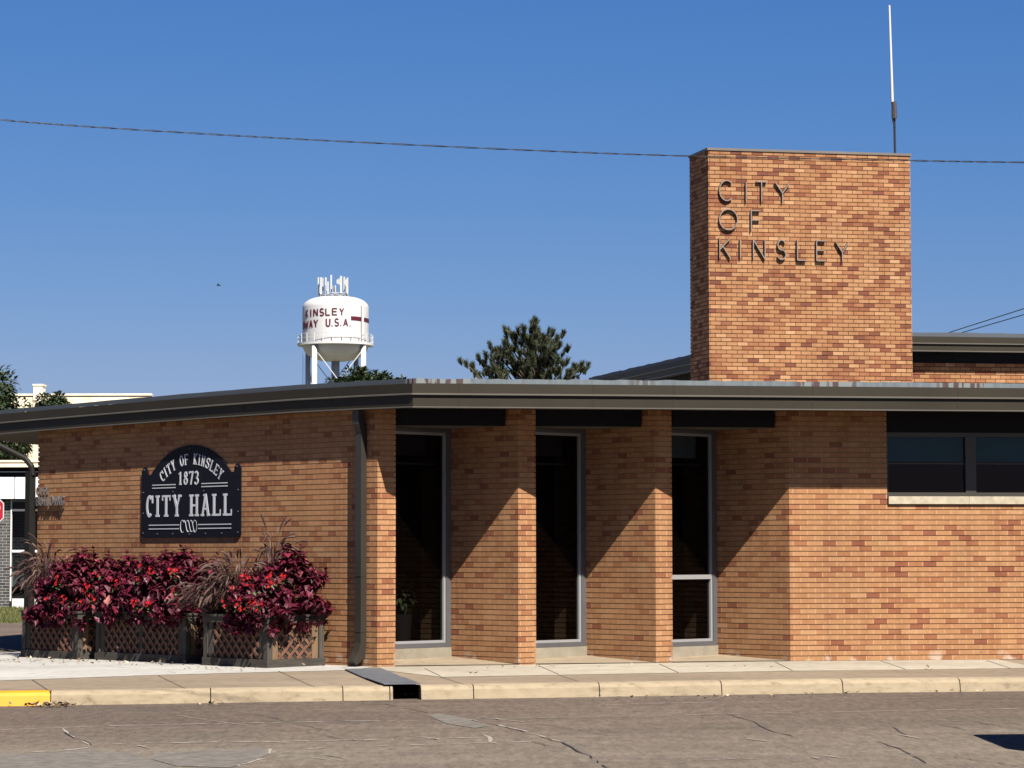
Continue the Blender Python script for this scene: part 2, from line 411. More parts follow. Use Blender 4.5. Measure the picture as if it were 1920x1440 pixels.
for (nr, wa, c, n_, mu) in BAYS:
    bay(nr, wa, c, mu)
    p0 = nr + nF * (-0.10) + dF * 0.003; p1 = isect(p0, dF, n_, dL)
    m = MB(); m.obox(v3(p0, 3.15), v3(p1 - p0, 0), v3(nF * 0.04, 0), (0, 0, ZT - 3.15 + 0.05)); m.build('lintel_panel', M_DARK, hall)
    q0 = isect(p0, dF, nr, dL); q1 = p1
    m = MB(); m.prism([v3(p0 - nF * 0.003, 3.145), v3(p1 - nF * 0.003, 3.145), v3(c + dL * .1, 3.145), v3(wa + dL * .1, 3.145)], (0, 0, 0.05)); m.build('bay_ceiling', M_SOFFIT, hall)
# wide window of the right wall
wr = MB()
def wbar(q, u0, u1, z0, z1, d0, d1): q.obox(v3(PW + dF * u0 - nF * d1, z0), v3(dF * (u1 - u0), 0), v3(nF * (d1 - d0), 0), (0, 0, z1 - z0))
sc_ = (PW.y / FPX) / math.cos(R(8.4)) * 1.016
um = [0.0, (1815 - 1664.5) * sc_, (1835 - 1664.5) * sc_]
ZH = 3.055; wlen = 4.2; unit = um[1] + (um[2] - um[1])
wbar(wr, 0.003, wlen, ZST, ZST + 0.055, 0.03, 0.11); wbar(wr, 0.003, wlen, ZH - 0.03, ZH + 0.03, 0.04, 0.11)
k = 0
MUL = []
while unit * (k + 1) < wlen:
    mul = MB(); wbar(mul, um[1] + unit * k, um[2] + unit * k, ZST + 0.055, ZH - 0.03, 0.03, 0.11); MUL.append(mul); k += 1
wbar(wr, 0.003, 0.03, ZST + 0.055, ZH - 0.03, 0.04, 0.11)
win = wr.build('window', M_BRONZE, hall); tag(win, 'wide bronze window high in the right wall')
for mul in MUL: mul.build('mullion', M_BRONZE, win)
m = MB(); wbar(m, 0.03, wlen, 2.655, 2.672, 0.055, 0.075); m.build('meeting_rail', M_BRONZE, win)
m = MB(); wbar(m, 0.002, wlen, ZH + 0.03, ZT, 0.02, 0.10); m.build('head_panel', M_DARK, win)
m = MB(); m.quad(v3(PW - nF * .08, ZST), v3(PW + dF * wlen - nF * .08, ZST), v3(PW + dF * wlen - nF * .08, ZH), v3(PW - nF * .08, ZH)); m.build('pane', M_GLASS, win)
m = MB(); m.obox(v3(PW + dF * 0.012, ZSB), v3(dF * wlen, 0), v3(nF * 0.035 - nF * .1, 0), (0, 0, ZST - ZSB)); m.obox(v3(PW + dF * 0.012, ZSB), v3(dF * 1.125, 0), v3(nF * 0.038, 0), (0, 0, ZST - ZSB)); m.obox(v3(PW + dF * 1.142, ZSB), v3(dF * 3, 0), v3(nF * 0.038, 0), (0, 0, ZST - ZSB))
m.build('sill', plain('sill_stone', (0.36, 0.315, 0.235), 0.8, 0.22, 9, 0.1, 30), win)
m = MB(); wbar(m, 0.03, wlen, 2.69, ZH, 0.13, 0.14); m.build('teal_reflection', plain('reflection_teal', (0.06, 0.52, 0.56), 0.8, 0.05), win)  # teal sheet added inside, standing in for a reflection in the upper panes
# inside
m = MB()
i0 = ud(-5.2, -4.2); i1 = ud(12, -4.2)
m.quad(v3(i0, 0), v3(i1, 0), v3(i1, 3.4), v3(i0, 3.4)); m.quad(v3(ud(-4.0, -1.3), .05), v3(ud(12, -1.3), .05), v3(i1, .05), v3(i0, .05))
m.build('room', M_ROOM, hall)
for wa, c in ((W1, C2), (W2, C3), (W3, CR)):
    m = MB()
    t = (c - wa).normalized(); n2 = Vector((t.y, -t.x)); n2 = n2 if n2.y > 0 else -n2
    m.obox(v3(wa + n2 * 0.22, 2.66), v3(t * 1.2, 0), v3(n2 * .02, 0), (0, 0, 0.022)); m.build('curtain_rail', M_STOP, hall)
M_PURP = plain('valance_dark', (0.16, 0.10, 0.115), .8)
for wa, c in ((W1, C2), (W2, C3)):
    t = (c - wa).normalized(); n2 = Vector((t.y, -t.x)); n2 = n2 if n2.y > 0 else -n2
    m = MB(); m.obox(v3(wa + n2 * 0.2, 2.78), v3(t * 1.02, 0), v3(n2 * .03, 0), (0, 0, 0.30)); m.build('valance', M_PURP, hall)
t = (CR - W3).normalized(); n2 = Vector((t.y, -t.x)); n2 = n2 if n2.y > 0 else -n2
m = MB(); m.obox(v3(W3 + n2 * 0.16, 2.76), v3(t * 1.02, 0), v3(n2 * .03, 0), (0, 0, 0.32)); m.build('valance', plain('valance', (0.5, 0.5, 0.47), .8), hall)
# roof slab, fascia, flashing
RB = [Vector((13.5, 52)), Vector((4, 58)), Vector((-7.5, 50))]
outline = EAVE + RB
m = MB(); inn = offset_path(EAVE, -0.04)
m.prism([v3(p, ZE + 0.03 + z) for p, z in zip(inn + RB, EZ + [0, 0, 0])], (0, 0, 0.27)); m.build('roof', M_ROOF, hall)
fp = [(-0.06, 0.0), (0.018, 0.0), (0.018, 0.012), (0.0, 0.016), (0.0, 0.162), (0.006, 0.166)]
gp = [(0.006, 0.166), (0.036, 0.164), (0.036, 0.180), (0.022, 0.186), (0.020, 0.31), (-0.02, 0.316)]
m = MB(); profile_run(m, EAVE, [(o, ZE + z) for o, z in fp + gp[1:]], [1, 1, 1, 0, 0, 1, 1, 1, 0, 0], EZ)
# seams where the fascia sheets lap
for px in (456, 620, 860, 1112, 1262, 1523, 1796):
    a, b = (EAVE[-2], EAVE[-1]) if px > 776 else (EAVE[0], EAVE[-2])
    t = (b - a).normalized(); q = line_px(a, t, px, ZE); nn = Vector((t.y, -t.x)); zo = 0.0
    for i in range(len(EAVE) - 2):
        if (EAVE[i] - a).length <= (q - a).length <= (EAVE[i + 1] - a).length and px < 776:
            f_ = ((q - a).length - (EAVE[i] - a).length) / (EAVE[i + 1] - EAVE[i]).length; zo = EZ[i] * (1 - f_) + EZ[i + 1] * f_
    m.obox(v3(q + nn * 0.021, ZE + zo + 0.187), v3(t * 0.012, 0), v3(nn * 0.004, 0), (0, 0, 0.12))
    m.obox(v3(q + nn * 0.0005, ZE + zo + 0.018), v3(t * 0.012, 0), v3(nn * 0.004, 0), (0, 0, 0.143))
m.build('fascia', [M_FASCIA, M_LIP], hall)
# gravel stop flashing with a slightly wavering top edge
rnd = random.Random(5)
def wavy_strip(mb, P, z0_, z1_, amp, step=0.10, zs=None):
    for i in range(len(P) - 1):
        za, zb = (zs[i], zs[i + 1]) if zs else (0, 0)
        L = (P[i + 1] - P[i]).length; n = max(1, int(L / step)); t = (P[i + 1] - P[i]) / n; nn = Vector((t.y, -t.x)).normalized()
        prev = z1_ + za
        for k in range(n):
            zz = za + (zb - za) * (k + 1) / n; z0 = z0_ + zz; z1 = z1_ + zz
            a = P[i] + t * k; b = a + t; cur = z1 + rnd.uniform(-amp, amp) * (1.6 if rnd.random() < .12 else 1)
            if k == n - 1: cur = z1
            mb.quad(v3(a, z0), v3(b, z0), v3(b, cur), v3(a, prev)); mb.quad(v3(a, prev), v3(b, cur), v3(b - nn * .15, cur - 0.01), v3(a - nn * .15, prev - 0.01)); prev = cur
fe = offset_path(EAVE, -0.015); csp = fe[-2] + (fe[-3] - fe[-2]).normalized() * .16
m = MB(); wavy_strip(m, fe[:-2] + [csp], ZE + 0.314, ZE + 0.378, 0.002, 0.35, EZ[:-1]); m.build('flashing', M_FLASHL, hall)
m = MB(); wavy_strip(m, [csp] + fe[-2:], ZE + 0.314, ZE + 0.378, 0.006, 0.10, [0, 0, 0]); m.build('flashing', M_FLASH, hall)
# downspout at the end of the left wall
def spout(px, z1, parent=hall):
    q = line_px(N1 + nL * 0.01, dL, px, 1.0)
    m = MB(); w = 0.12; d = 0.095
    m.obox(v3(q - dL * w / 2, 0.28), v3(dL * w, 0), v3(nL * d, 0), (0, 0, z1 - 0.28))
    for zz in (1.15, 0.42): m.obox(v3(q - dL * (w / 2 + .004), zz), v3(dL * (w + .008), 0), v3(nL * (d + .005), 0), (0, 0, 0.035))
    a = q - dL * w / 2
    m.prism([v3(a, 0.28), v3(a + nL * d, 0.28), v3(a + nL * (d + .04), 0.16), v3(a + nL * (d + .13), 0.055), v3(a + nL * (d + .07), -.01), v3(a + nL * .02, 0.09)], v3(dL * w, 0))
    m.prism([v3(a, z1), v3(a + nL * d, z1), v3(a + nL * (d + .05), z1 + .10), v3(a + nL * (d + .05), z1 + .3), v3(a + nL * .06, z1 + .3)], v3(dL * w, 0))
    return m.build('downspout', M_SPOUT, parent)
spout(681.5, 3.06)
# far downspout with its long bent arm from the canopy edge
q = line_px(N1 + nL * 0.03, dL, 62.5, 1.0)
m = MB(); m.obox(v3(q - dL * .04, -0.1), v3(dL * .13, 0), v3(nL * .11, 0), (0, 0, 2.82))
a0 = Vector((q.x, q.y, 0)) + v3(nL * .05, 0)
pts = [a0 + Vector((0.02, -.02, 2.66)), a0 + Vector((0.0, -.02, 2.80)), a0 + Vector((-0.10, 0, 2.92)), at_y(-60, 806, q.y + .1)]
m.tube(pts, 0.046, 8); m.build('downspout', plain('far_spout_paint', (0.012, 0.011, 0.010), .6, .1, spec=.15), hall)

# ---- upper block behind, with its own fascia
HC = at_y(1487, 620, 46.0); ZH2 = HC.z; HC2 = HC.to_2d()
dH = dirv(9.5)
HL = at_z(1103, 708.5, ZH2).to_2d(); HR = HC2 + dH * 9
hp = [HL, HC2, HR]
m = MB(); profile_run(m, hp, [(-.1, ZH2 - .34), (0.02, ZH2 - .34), (0.02, ZH2 - .325), (0, ZH2 - .32), (0, ZH2 - .21), (.035, ZH2 - .205), (.035, ZH2 - .19), (.02, ZH2 - .185), (.02, ZH2 - .075), (-.02, ZH2 - .07)], [1, 1, 1, 0, 1, 1, 1, 0, 0])
m.build('fascia', [M_FASCIA, M_LIP], hall)
m = MB(); wavy_strip(m, offset_path(hp, -.01), ZH2 - .072, ZH2, 0.008, 0.2); m.build('flashing', M_FLASHL, hall)
m = MB(); hi = offset_path(hp, -.06); m.prism([v3(p, ZH2 - .3) for p in hi + [Vector((14, 60)), Vector((1.2, 62))]], (0, 0, .24)); m.build('roof', M_ROOF, hall)
hw = offset_path(hp, -.30)
m = MB(); brick_wall(m, hw, 3.55, ZH2 - .52); m.build('brick_wall', M_BRICK2, hall)
m = MB(); hw2 = offset_path(hp, -.315); profile_run(m, hw2, [(0, ZH2 - .53), (0, ZH2 - .26)]); m.build('eave_shade_panel', M_DARK, hall)  # strip under the upper eave, the eave's shadow put into its dark colour
# ---- sign tower
T1 = at_y(1329, 500, 44.5).to_2d(); dT = dirv(11.4)
T2 = line_px(T1, dT, 1710.5, 5.0)
T0 = at_y(1293.8, 500, 45.45).to_2d(); T3 = T2 + (T0 - T1)
ZTOP = at_y(1327, 281.5, 44.5).z
m = MB(); brick_wall(m, [T0 + dT * .5, T0, T1, T2, T3, T3 - dT * .5], 3.4, ZTOP, rec=0.018, u0=0.04)
tower = m.build('sign_tower', M_BRICK2, hall)
m = MB(); cp = [T0, T1, T2, T3]
q = offset_path(cp, 0.02); m.prism([v3(p, ZTOP + .001) for p in q], (0, 0, 0.042)); m.build('coping', plain('coping_metal', (0.12, 0.105, 0.095), .5, .15, 2), tower)
print('TOWER', T0, T1, T2, ZTOP, 'HC', HC)

# ------------------------------------------------------------------ ground, road, pavement
def road_mat():
    m, n, l, b = newmat('road_surface')
    tc = n.new('ShaderNodeTexCoord')
    def noise(sc, det, rough=.6, scale=(1, 1, 1)):
        mp = n.new('ShaderNodeMapping'); mp.inputs['Scale'].default_value = scale; mp.inputs['Rotation'].default_value = (0, 0, R(-8.4)); l.new(tc.outputs['Object'], mp.inputs[0])
        z = n.new('ShaderNodeTexNoise'); z.inputs['Scale'].default_value = sc; z.inputs['Detail'].default_value = det; z.inputs['Roughness'].default_value = rough
        l.new(mp.outputs[0], z.inputs['Vector']); return z
    big = noise(0.5, 4, .6, (0.35, 1, 1)); r1 = ramp(n, [(0.3, kc((0.115, 0.098, 0.078))), (0.5, kc((0.139, 0.115, 0.091))), (0.7, kc((0.158, 0.137, 0.109)))]); l.new(big.outputs[0], r1.inputs[0])
    st = noise(3.0, 6, .75, (0.25, 1, 1)); r2 = ramp(n, [(0.3, (0.84, 0.84, 0.85)), (0.7, (1.13, 1.12, 1.10))]); l.new(st.outputs[0], r2.inputs[0])
    fine = noise(46, 4, .8, (.6, 1, 1)); r3 = ramp(n, [(0.3, (0.58, 0.57, 0.56)), (0.5, (1, 1, 1)), (0.70, (1.55, 1.52, 1.46))]); l.new(fine.outputs[0], r3.inputs[0])
    c = mixc(n, l, 1, r1.outputs[0], r2.outputs[0], 'MULTIPLY'); c = mixc(n, l, .9, c, r3.outputs[0], 'MULTIPLY')
    mid = noise(13, 4, .75, (1, .22, 1)); r5 = ramp(n, [(0.32, (0.72, 0.71, 0.70)), (0.5, (1, 1, 1)), (0.68, (1.30, 1.28, 1.25))]); l.new(mid.outputs[0], r5.inputs[0])
    c = mixc(n, l, .9, c, r5.outputs[0], 'MULTIPLY')
    # the parking lane along the kerb is an older, darker, redder surface
    gp_ = n.new('ShaderNodeVectorMath'); gp_.operation = 'DOT_PRODUCT'; gp_.inputs[1].default_value = (nF.x, nF.y, 0); l.new(tc.outputs['Object'], gp_.inputs[0])
    wv = n.new('ShaderNodeMath'); wv.operation = 'MULTIPLY_ADD'; wv.inputs[1].default_value = 1.6; l.new(big.outputs[0], wv.inputs[0]); l.new(gp_.outputs[1], wv.inputs[2])
    mr = n.new('ShaderNodeMapRange'); d0_ = PR.dot(nF); mr.inputs[1].default_value = d0_ + 7.2; mr.inputs[2].default_value = d0_ + 11.5; l.new(wv.outputs[0], mr.inputs[0])
    old = mixc(n, l, 1.0, c, (0.80, 0.745, 0.745), 'MULTIPLY'); c = mixc(n, l, mr.outputs[0], old, c)
    l.new(c, b.inputs['Base Color']); b.inputs['Roughness'].default_value = 0.95; b.inputs['Specular IOR Level'].default_value = 0.15
    bp = n.new('ShaderNodeBump'); bp.inputs['Strength'].default_value = .5; bp.inputs['Distance'].default_value = .01; l.new(fine.outputs[0], bp.inputs['Height']); l.new(bp.outputs[0], b.inputs['Normal'])
    return m
M_ROAD = road_mat()
def conc_mat(name, col, streak=(0.3, 1, 1), var=.16):
    m, n, l, b = newmat(name); col = kc(col)
    tc = n.new('ShaderNodeTexCoord')
    def noise(sc, det, scale):
        mp = n.new('ShaderNodeMapping'); mp.inputs['Scale'].default_value = scale; mp.inputs['Rotation'].default_value = (0, 0, R(-8.4)); l.new(tc.outputs['Object'], mp.inputs[0])
        z = n.new('ShaderNodeTexNoise'); z.inputs['Scale'].default_value = sc; z.inputs['Detail'].default_value = det; z.inputs['Roughness'].default_value = .65
        l.new(mp.outputs[0], z.inputs['Vector']); return z
    a = noise(0.8, 5, streak); r1 = ramp(n, [(.3, tuple(c * (1 - var) for c in col)), (.7, tuple(min(1, c * (1 + var)) for c in col))]); l.new(a.outputs[0], r1.inputs[0])
    s = noise(14, 6, (.4, 1, 1)); r2 = ramp(n, [(.30, (.62, .60, .57)), (.42, (.9, .89, .88)), (.52, (1, 1, 1)), (.75, (1.12, 1.11, 1.09))]); l.new(s.outputs[0], r2.inputs[0])
    c = mixc(n, l, 1, r1.outputs[0], r2.outputs[0], 'MULTIPLY'); l.new(c, b.inputs['Base Color'])
    b.inputs['Roughness'].default_value = .95; b.inputs['Specular IOR Level'].default_value = .15
    bp = n.new('ShaderNodeBump'); bp.inputs['Strength'].default_value = .3; bp.inputs['Distance'].default_value = .006; l.new(s.outputs[0], bp.inputs['Height']); l.new(bp.outputs[0], b.inputs['Normal'])
    return m
M_WALK = conc_mat('walk_tan', (0.215, 0.170, 0.122)); M_WHITE = conc_mat('walk_new_concrete', (0.335, 0.30, 0.24))
M_PALE = conc_mat('walk_pale_concrete', (0.365, 0.352, 0.325)); M_KERB = conc_mat('kerb_concrete', (0.285, 0.232, 0.158)); M_JOINT = plain('joint_dirt', (0.10, 0.085, 0.07), .95, .2)
M_YELLOW = plain('yellow_kerb_paint', (0.60, 0.27, 0.004), .5, .06, 3, .1, 40)
M_GROUND = plain('dry_ground', (0.16, 0.15, 0.09), .95, .25, .3)
m = MB(); m.quad((-4000, -800, -0.60), (4000, -800, -0.60), (4000, 6000, -0.60), (-4000, 6000, -0.60)); tag(m.build('ground', M_GROUND), kind='structure')
# road: a broad carriageway along the front
m = MB(); us = [-300, -14, 0, 300]; DK = 3.30
for a, b in zip(us[:-1], us[1:]):
    m.quad(*(v3(ud(u, d), ROADZ + tilt(u)) for u, d in ((a, 60), (b, 60), (b, DK - .2), (a, DK - .2))))
rnd = random.Random(3)
def crack(px, w, mi, jit=0.02, zoff=0.004, roadp=True):
    P = []
    for (x0, y0), (x1, y1) in zip(px[:-1], px[1:]):
        n = max(1, int(math.hypot(x1 - x0, (y1 - y0) * 3) / 14))
        for k in range(n): P.append((x0 + (x1 - x0) * k / n, y0 + (y1 - y0) * k / n))
    P.append(px[-1]); P = [proad(*p) for p in P]; Lf = []; Rt = []
    for i, p in enumerate(P):
        t = (P[min(i + 1, len(P) - 1)] - P[max(i - 1, 0)]).to_2d().normalized(); nn = Vector((-t.y, t.x))
        j = nn * rnd.uniform(-jit, jit); ww = w * rnd.uniform(.3, 1.4) * (.58 if mi == 1 else .29)
        if i in (0, len(P) - 1): ww *= .2
        Lf.append(p + v3(j + nn * ww, zoff)); Rt.append(p + v3(j - nn * ww, zoff))
    for i in range(len(P) - 1):
        if rnd.random() < (.22 if mi == 1 else .12): continue
        m.quad(Rt[i], Rt[i + 1], Lf[i + 1], Lf[i], mi)
LIGHT, DARKC, PATCH = 1, 2, 3
crack([(0, 1369), (220, 1361), (480, 1356), (640, 1352.5), (812, 1351)], .045, LIGHT)
crack([(884, 1349), (1095, 1344.5), (1400, 1338.5), (1640, 1334), (1920, 1329)], .04, LIGHT)
crack([(345, 1333.5), (640, 1330), (840, 1326), (1000, 1323.5)], .022, LIGHT)
crack([(1090, 1323.5), (1250, 1319), (1380, 1316.5)], .03, LIGHT)
crack([(1500, 1314), (1640, 1310)], .03, LIGHT)
crack([(178, 1395.5), (260, 1394), (400, 1392), (520, 1391), (640, 1388), (780, 1386.5), (915, 1383)], .06, LIGHT, .03)
crack([(560, 1405), (640, 1402), (760, 1398), (860, 1395), (1000, 1391)], .045, LIGHT, .03)
crack([(60, 1411), (140, 1406), (170, 1401)], .06, LIGHT, .02)
crack([(0, 1417), (110, 1412), (170, 1408)], .05, LIGHT, .03)
crack([(910, 1377), (918, 1388), (934, 1396)], .03, LIGHT, .04)
crack([(478, 1393), (500, 1405), (508, 1414), (480, 1427), (440, 1438)], .035, LIGHT, .03)
crack([(118, 1366), (130, 1378), (150, 1388), (170, 1397), (178, 1400)], .03, LIGHT, .02)
crack([(118, 1367), (131, 1380), (155, 1390), (172, 1399)], .022, DARKC, .02, .008)
crack([(668, 1320), (720, 1321), (770, 1330), (800, 1337), (822, 1341)], .03, DARKC)
crack([(870, 1349), (935, 1361), (1000, 1377), (1050, 1392.5), (1095, 1414), (1112, 1422), (1140, 1440), (1160, 1452)], .028, DARKC, .02, .008)
crack([(868, 1347), (935, 1359.5), (1000, 1375.5), (1050, 1391)], .03, LIGHT, .02)
crack([(1362, 1338), (1410, 1353), (1445, 1371), (1490, 1382)], .03, DARKC)
crack([(1370, 1377.5), (1410, 1376), (1455, 1374)], .035, DARKC); crack([(1040, 1376.5), (1070, 1375)], .03, DARKC)
crack([(1610, 1384), (1632, 1387)], .05, DARKC); crack([(1672, 1363), (1700, 1380)], .04, DARKC); crack([(1640, 1388), (1700, 1410), (1740, 1432)], .03, DARKC)
crack([(278, 1424), (310, 1434), (330, 1436), (376, 1438)], .035, DARKC); crack([(600, 1416), (650, 1424)], .025, DARKC)
crack([(1000, 1323), (1060, 1323.5)], .03, DARKC); crack([(1230, 1322), (1262, 1320.5)], .03, DARKC); crack([(1400, 1313.5), (1500, 1314)], .025, DARKC)
crack([(1655, 1311), (1740, 1310.5)], .04, DARKC); crack([(570, 1388), (640, 1386), (700, 1392)], .02, DARKC, .02, .008)
for k in range(26):                                   # fine hairline cracks
    x = rnd.uniform(-20, 1940); y = rnd.uniform(1330, 1436); L = rnd.uniform(30, 150); sl = rnd.uniform(-.03, .22)
    crack([(x, y), (x + L * .5, y + L * .5 * sl + rnd.uniform(-2, 2)), (x + L, y + L * sl)], rnd.uniform(.012, .022), rnd.choice((LIGHT, DARKC, DARKC)), .02, .009)
def pitched(px, mi, zoff=.0045): m.sheet([proad(*p) + Vector((0, 0, zoff)) for p in px], mi)
pitched([(803, 1342), (824, 1338), (871, 1347), (915, 1362), (890, 1366), (835, 1356.5)], PATCH)
pitched([(290, 1412), (490, 1404), (506, 1414), (478, 1426), (430, 1440), (330, 1437), (284, 1424)], PATCH)
pitched([(-40, 1419), (160, 1408), (250, 1412), (282, 1424), (330, 1440), (420, 1460), (-40, 1470)], PATCH)
M_CL = plain('crack_filler', (0.27, 0.235, 0.195), .9, .2, 20); M_CD = plain('crack_dark', (0.022, 0.02, 0.02), .95, .2); M_PT = plain('road_patch', (0.126, 0.111, 0.092), .95, .40, 9, .5, 60, det=10)
tag(m.build('road', [M_ROAD, M_CL, M_CD, M_PT]), kind='structure')
# pavement
m = MB()
def gq(u0, u1, d0, d1, z=0.0, mi=0):
    for a, b in ((min(u0, 0), min(u1, 0)), (max(u0, 0), max(u1, 0))):
        if b - a < 1e-6: continue
        P = [ud(a, d1), ud(b, d1), ud(b, d0), ud(a, d0)]
        m.quad(*(v3(p, gside(p) + z) for p in P), mi)
gq(-14, 40, 0.0, 3.02); gq(-30, -14, 0.0, 3.02)
gq(-14, 40, -3.2, 0.0); gq(-30, -14, -3.2, 0.0)
# strip of paler concrete along the front wall, left open for the steel plate
EDGE = ud(-4.55, 0)
def wpoly(px, z=.004, mi=1): m.sheet([pside(*p) + Vector((0, 0, z)) for p in px], mi)
wa = [pside(718, 1257), pside(829, 1270), pside(1048, 1266), pside(1483, 1258.5), pside(1950, 1253)]
fr = [ud(uu(p), max(dd(p), 0.0)) for p in wa]
for a, b in zip(fr[:-1], fr[1:]):
    P = [a, b, ud(uu(b), 0.003), ud(uu(a), 0.003)]
    m.quad(*(v3(p, gside(p) + .004) for p in P), 1)
for a, b in ((pside(717, 1257).to_2d(), N1R),):
    pass
lw = [pside(-60, 1278.5), pside(0, 1276.5), pside(296, 1266), pside(650, 1257)]
bkl = at_z(-60, 1228, -.07).to_2d(); bkr = LEND + dL * .4
P = [p.to_2d() for p in lw]; P = [p if dd(p) > 0 else ud(uu(p), 0.0) for p in P]
ul = uu(P[0])
m.sheet([v3(p, gside(p) + .004) for p in P + [ud(uu(N1) - .02, 0.0), ud(ul, 0.0)]], 4)
P = [ud(ul, 0.0), ud(uu(N1) - .02, 0.0), LEND, bkr, bkl]
m.sheet([v3(p, gside(p) + .004) for p in P], 4)
# expansion joints
def joint(p, q, w=.014, z=.008):
    a = pside(*p); b = pside(*q); t = (b - a).to_2d().normalized(); nn = Vector((-t.y, t.x)) * w / 2
    m.quad(a + v3(-nn, z), b + v3(-nn, z), b + v3(nn, z), a + v3(nn, z), 2)
for a, b in (((60, 1275), (95, 1297.5)), ((296, 1267), (348, 1292)), ((522, 1259), (590, 1289)), ((796, 1254), (826, 1268.5)), ((1009, 1248.5), (1048, 1265.5)), ((1236, 1245.5), (1272, 1262)),
             ((1453, 1242), (1486, 1258)), ((1651, 1239.5), (1698, 1255.5)), ((1850, 1239), (1895, 1254)), ((826, 1269.5), (870, 1284)), ((1048, 1266.5), (1085, 1278)), ((200, 1250), (330, 1262))):
    joint(a, b, .011)
joint((348, 1277.5), (640, 1273.5), .010); joint((120, 1282), (348, 1277.5), .008)
# floors of the three bays, rising to the windows
for nr, wa_, c, n_, mu in BAYS:
    P = [v3(nr + nF * .02, gside(nr) + .010), v3(n_ + nF * .02, gside(n_) + .010), v3(c, .058), v3(wa_, .045)]
    m.sheet(P, 3)
    t = n_ - nr
    m.quad(v3(nr + nF * .012, gside(nr) + .012), v3(nr + nF * .012 + t, gside(n_) + .012), v3(nr + t - nF * .004, gside(n_) + .0145), v3(nr - nF * .004, gside(nr) + .0145), 2)
M_BAYF = conc_mat('bay_floor', (0.25, 0.20, 0.14))
tag(m.build('pavement', [M_WALK, M_WHITE, M_JOINT, M_BAYF, M_PALE]), kind='structure')
# kerb, cast in lengths with open joints, a gap for the drain mouth, yellow paint at the left end
m = MB()
kj = [-60, 95, 395, 643, 731, 737.5, 789, 888, 1124, 1353, 1580, 1800, 2030, 2260]
KU = []
for px in kj:
    q = line_px(ud(0, 3.29), dF, px, -.2); KU.append(uu(q))
KU = [-300] + KU + [300]
kp = [(3.02, 0.0, 1), (3.04, 0.004, 1), (3.20, 0.004, 1), (3.255, -.012, 1), (3.285, -.05, 1), (3.31, -.17, 1), (3.31, -.22, 1)]
for i in range(len(KU) - 1):
    a, b = KU[i] + .006, KU[i + 1] - .006
    if i == 6: continue                                   # drain mouth
    sub = [a] + ([0.0] if a < 0 < b else []) + ([-14] if a < -14 < b else []) + [b]
    ym = 1 if KU[i + 1] <= KU[2] + .01 and i > 0 else 0
    if i == 0: ym = 1
    def kz(u, d, z): return v3(ud(u, d), -0.027 * min(d, 3.05) + tilt(u) + z)
    for a1, b1 in zip(sub[:-1], sub[1:]):
        for (d0, z0, _), (d1, z1, _) in zip(kp[:-1], kp[1:]):
            m.quad(kz(a1, d1, z1), kz(b1, d1, z1), kz(b1, d0, z0), kz(a1, d0, z0), ym)
    for u in (a, b):
        pts = [kz(u, d, z) for d, z, _ in kp] + [kz(u, 3.02, -.22)]
        m.add(pts, [tuple(range(len(pts)))[::(1 if u == b else -1)]], None, 0)
    m.quad(kz(KU[i + 1] - .006, 3.24, -.045), kz(KU[i + 1] + .006, 3.24, -.045), kz(KU[i + 1] + .006, 3.06, -.03), kz(KU[i + 1] - .006, 3.06, -.03), 2)
u0, u1 = KU[6], KU[7]
for z_, d_ in ((0, 2.6),):
    m.quad(kz(u0, 2.5, -.24), kz(u1, 2.5, -.24), kz(u1, 2.5, .0), kz(u0, 2.5, .0), 3)
    m.quad(kz(u0, 3.31, -.2), kz(u1, 3.31, -.2), kz(u1, 2.5, -.2), kz(u0, 2.5, -.2), 3)
    m.quad(kz(u0, 3.0, -.2), kz(u0, 2.5, -.2), kz(u0, 2.5, 0), kz(u0, 3.0, 0), 3)
    m.quad(kz(u1, 2.5, -.2), kz(u1, 3.0, -.2), kz(u1, 3.0, 0), kz(u1, 2.5, 0), 3)
tag(m.build('kerb', [M_KERB, M_YELLOW, M_JOINT, M_DARK]), kind='structure')
# shallow gutter shading line is left to the light; side street on the left
m = MB()
sl = [at_z(-900, 1228, -.075), at_z(120, 1226, -.075), at_z(420, 1170, -.08), at_z(420, 1168, -.08), at_z(-900, 1168, -.08)]
m.sheet([Vector((p.x, p.y, -0.085)) for p in sl]); tag(m.build('side_street', M_ROAD), kind='structure')
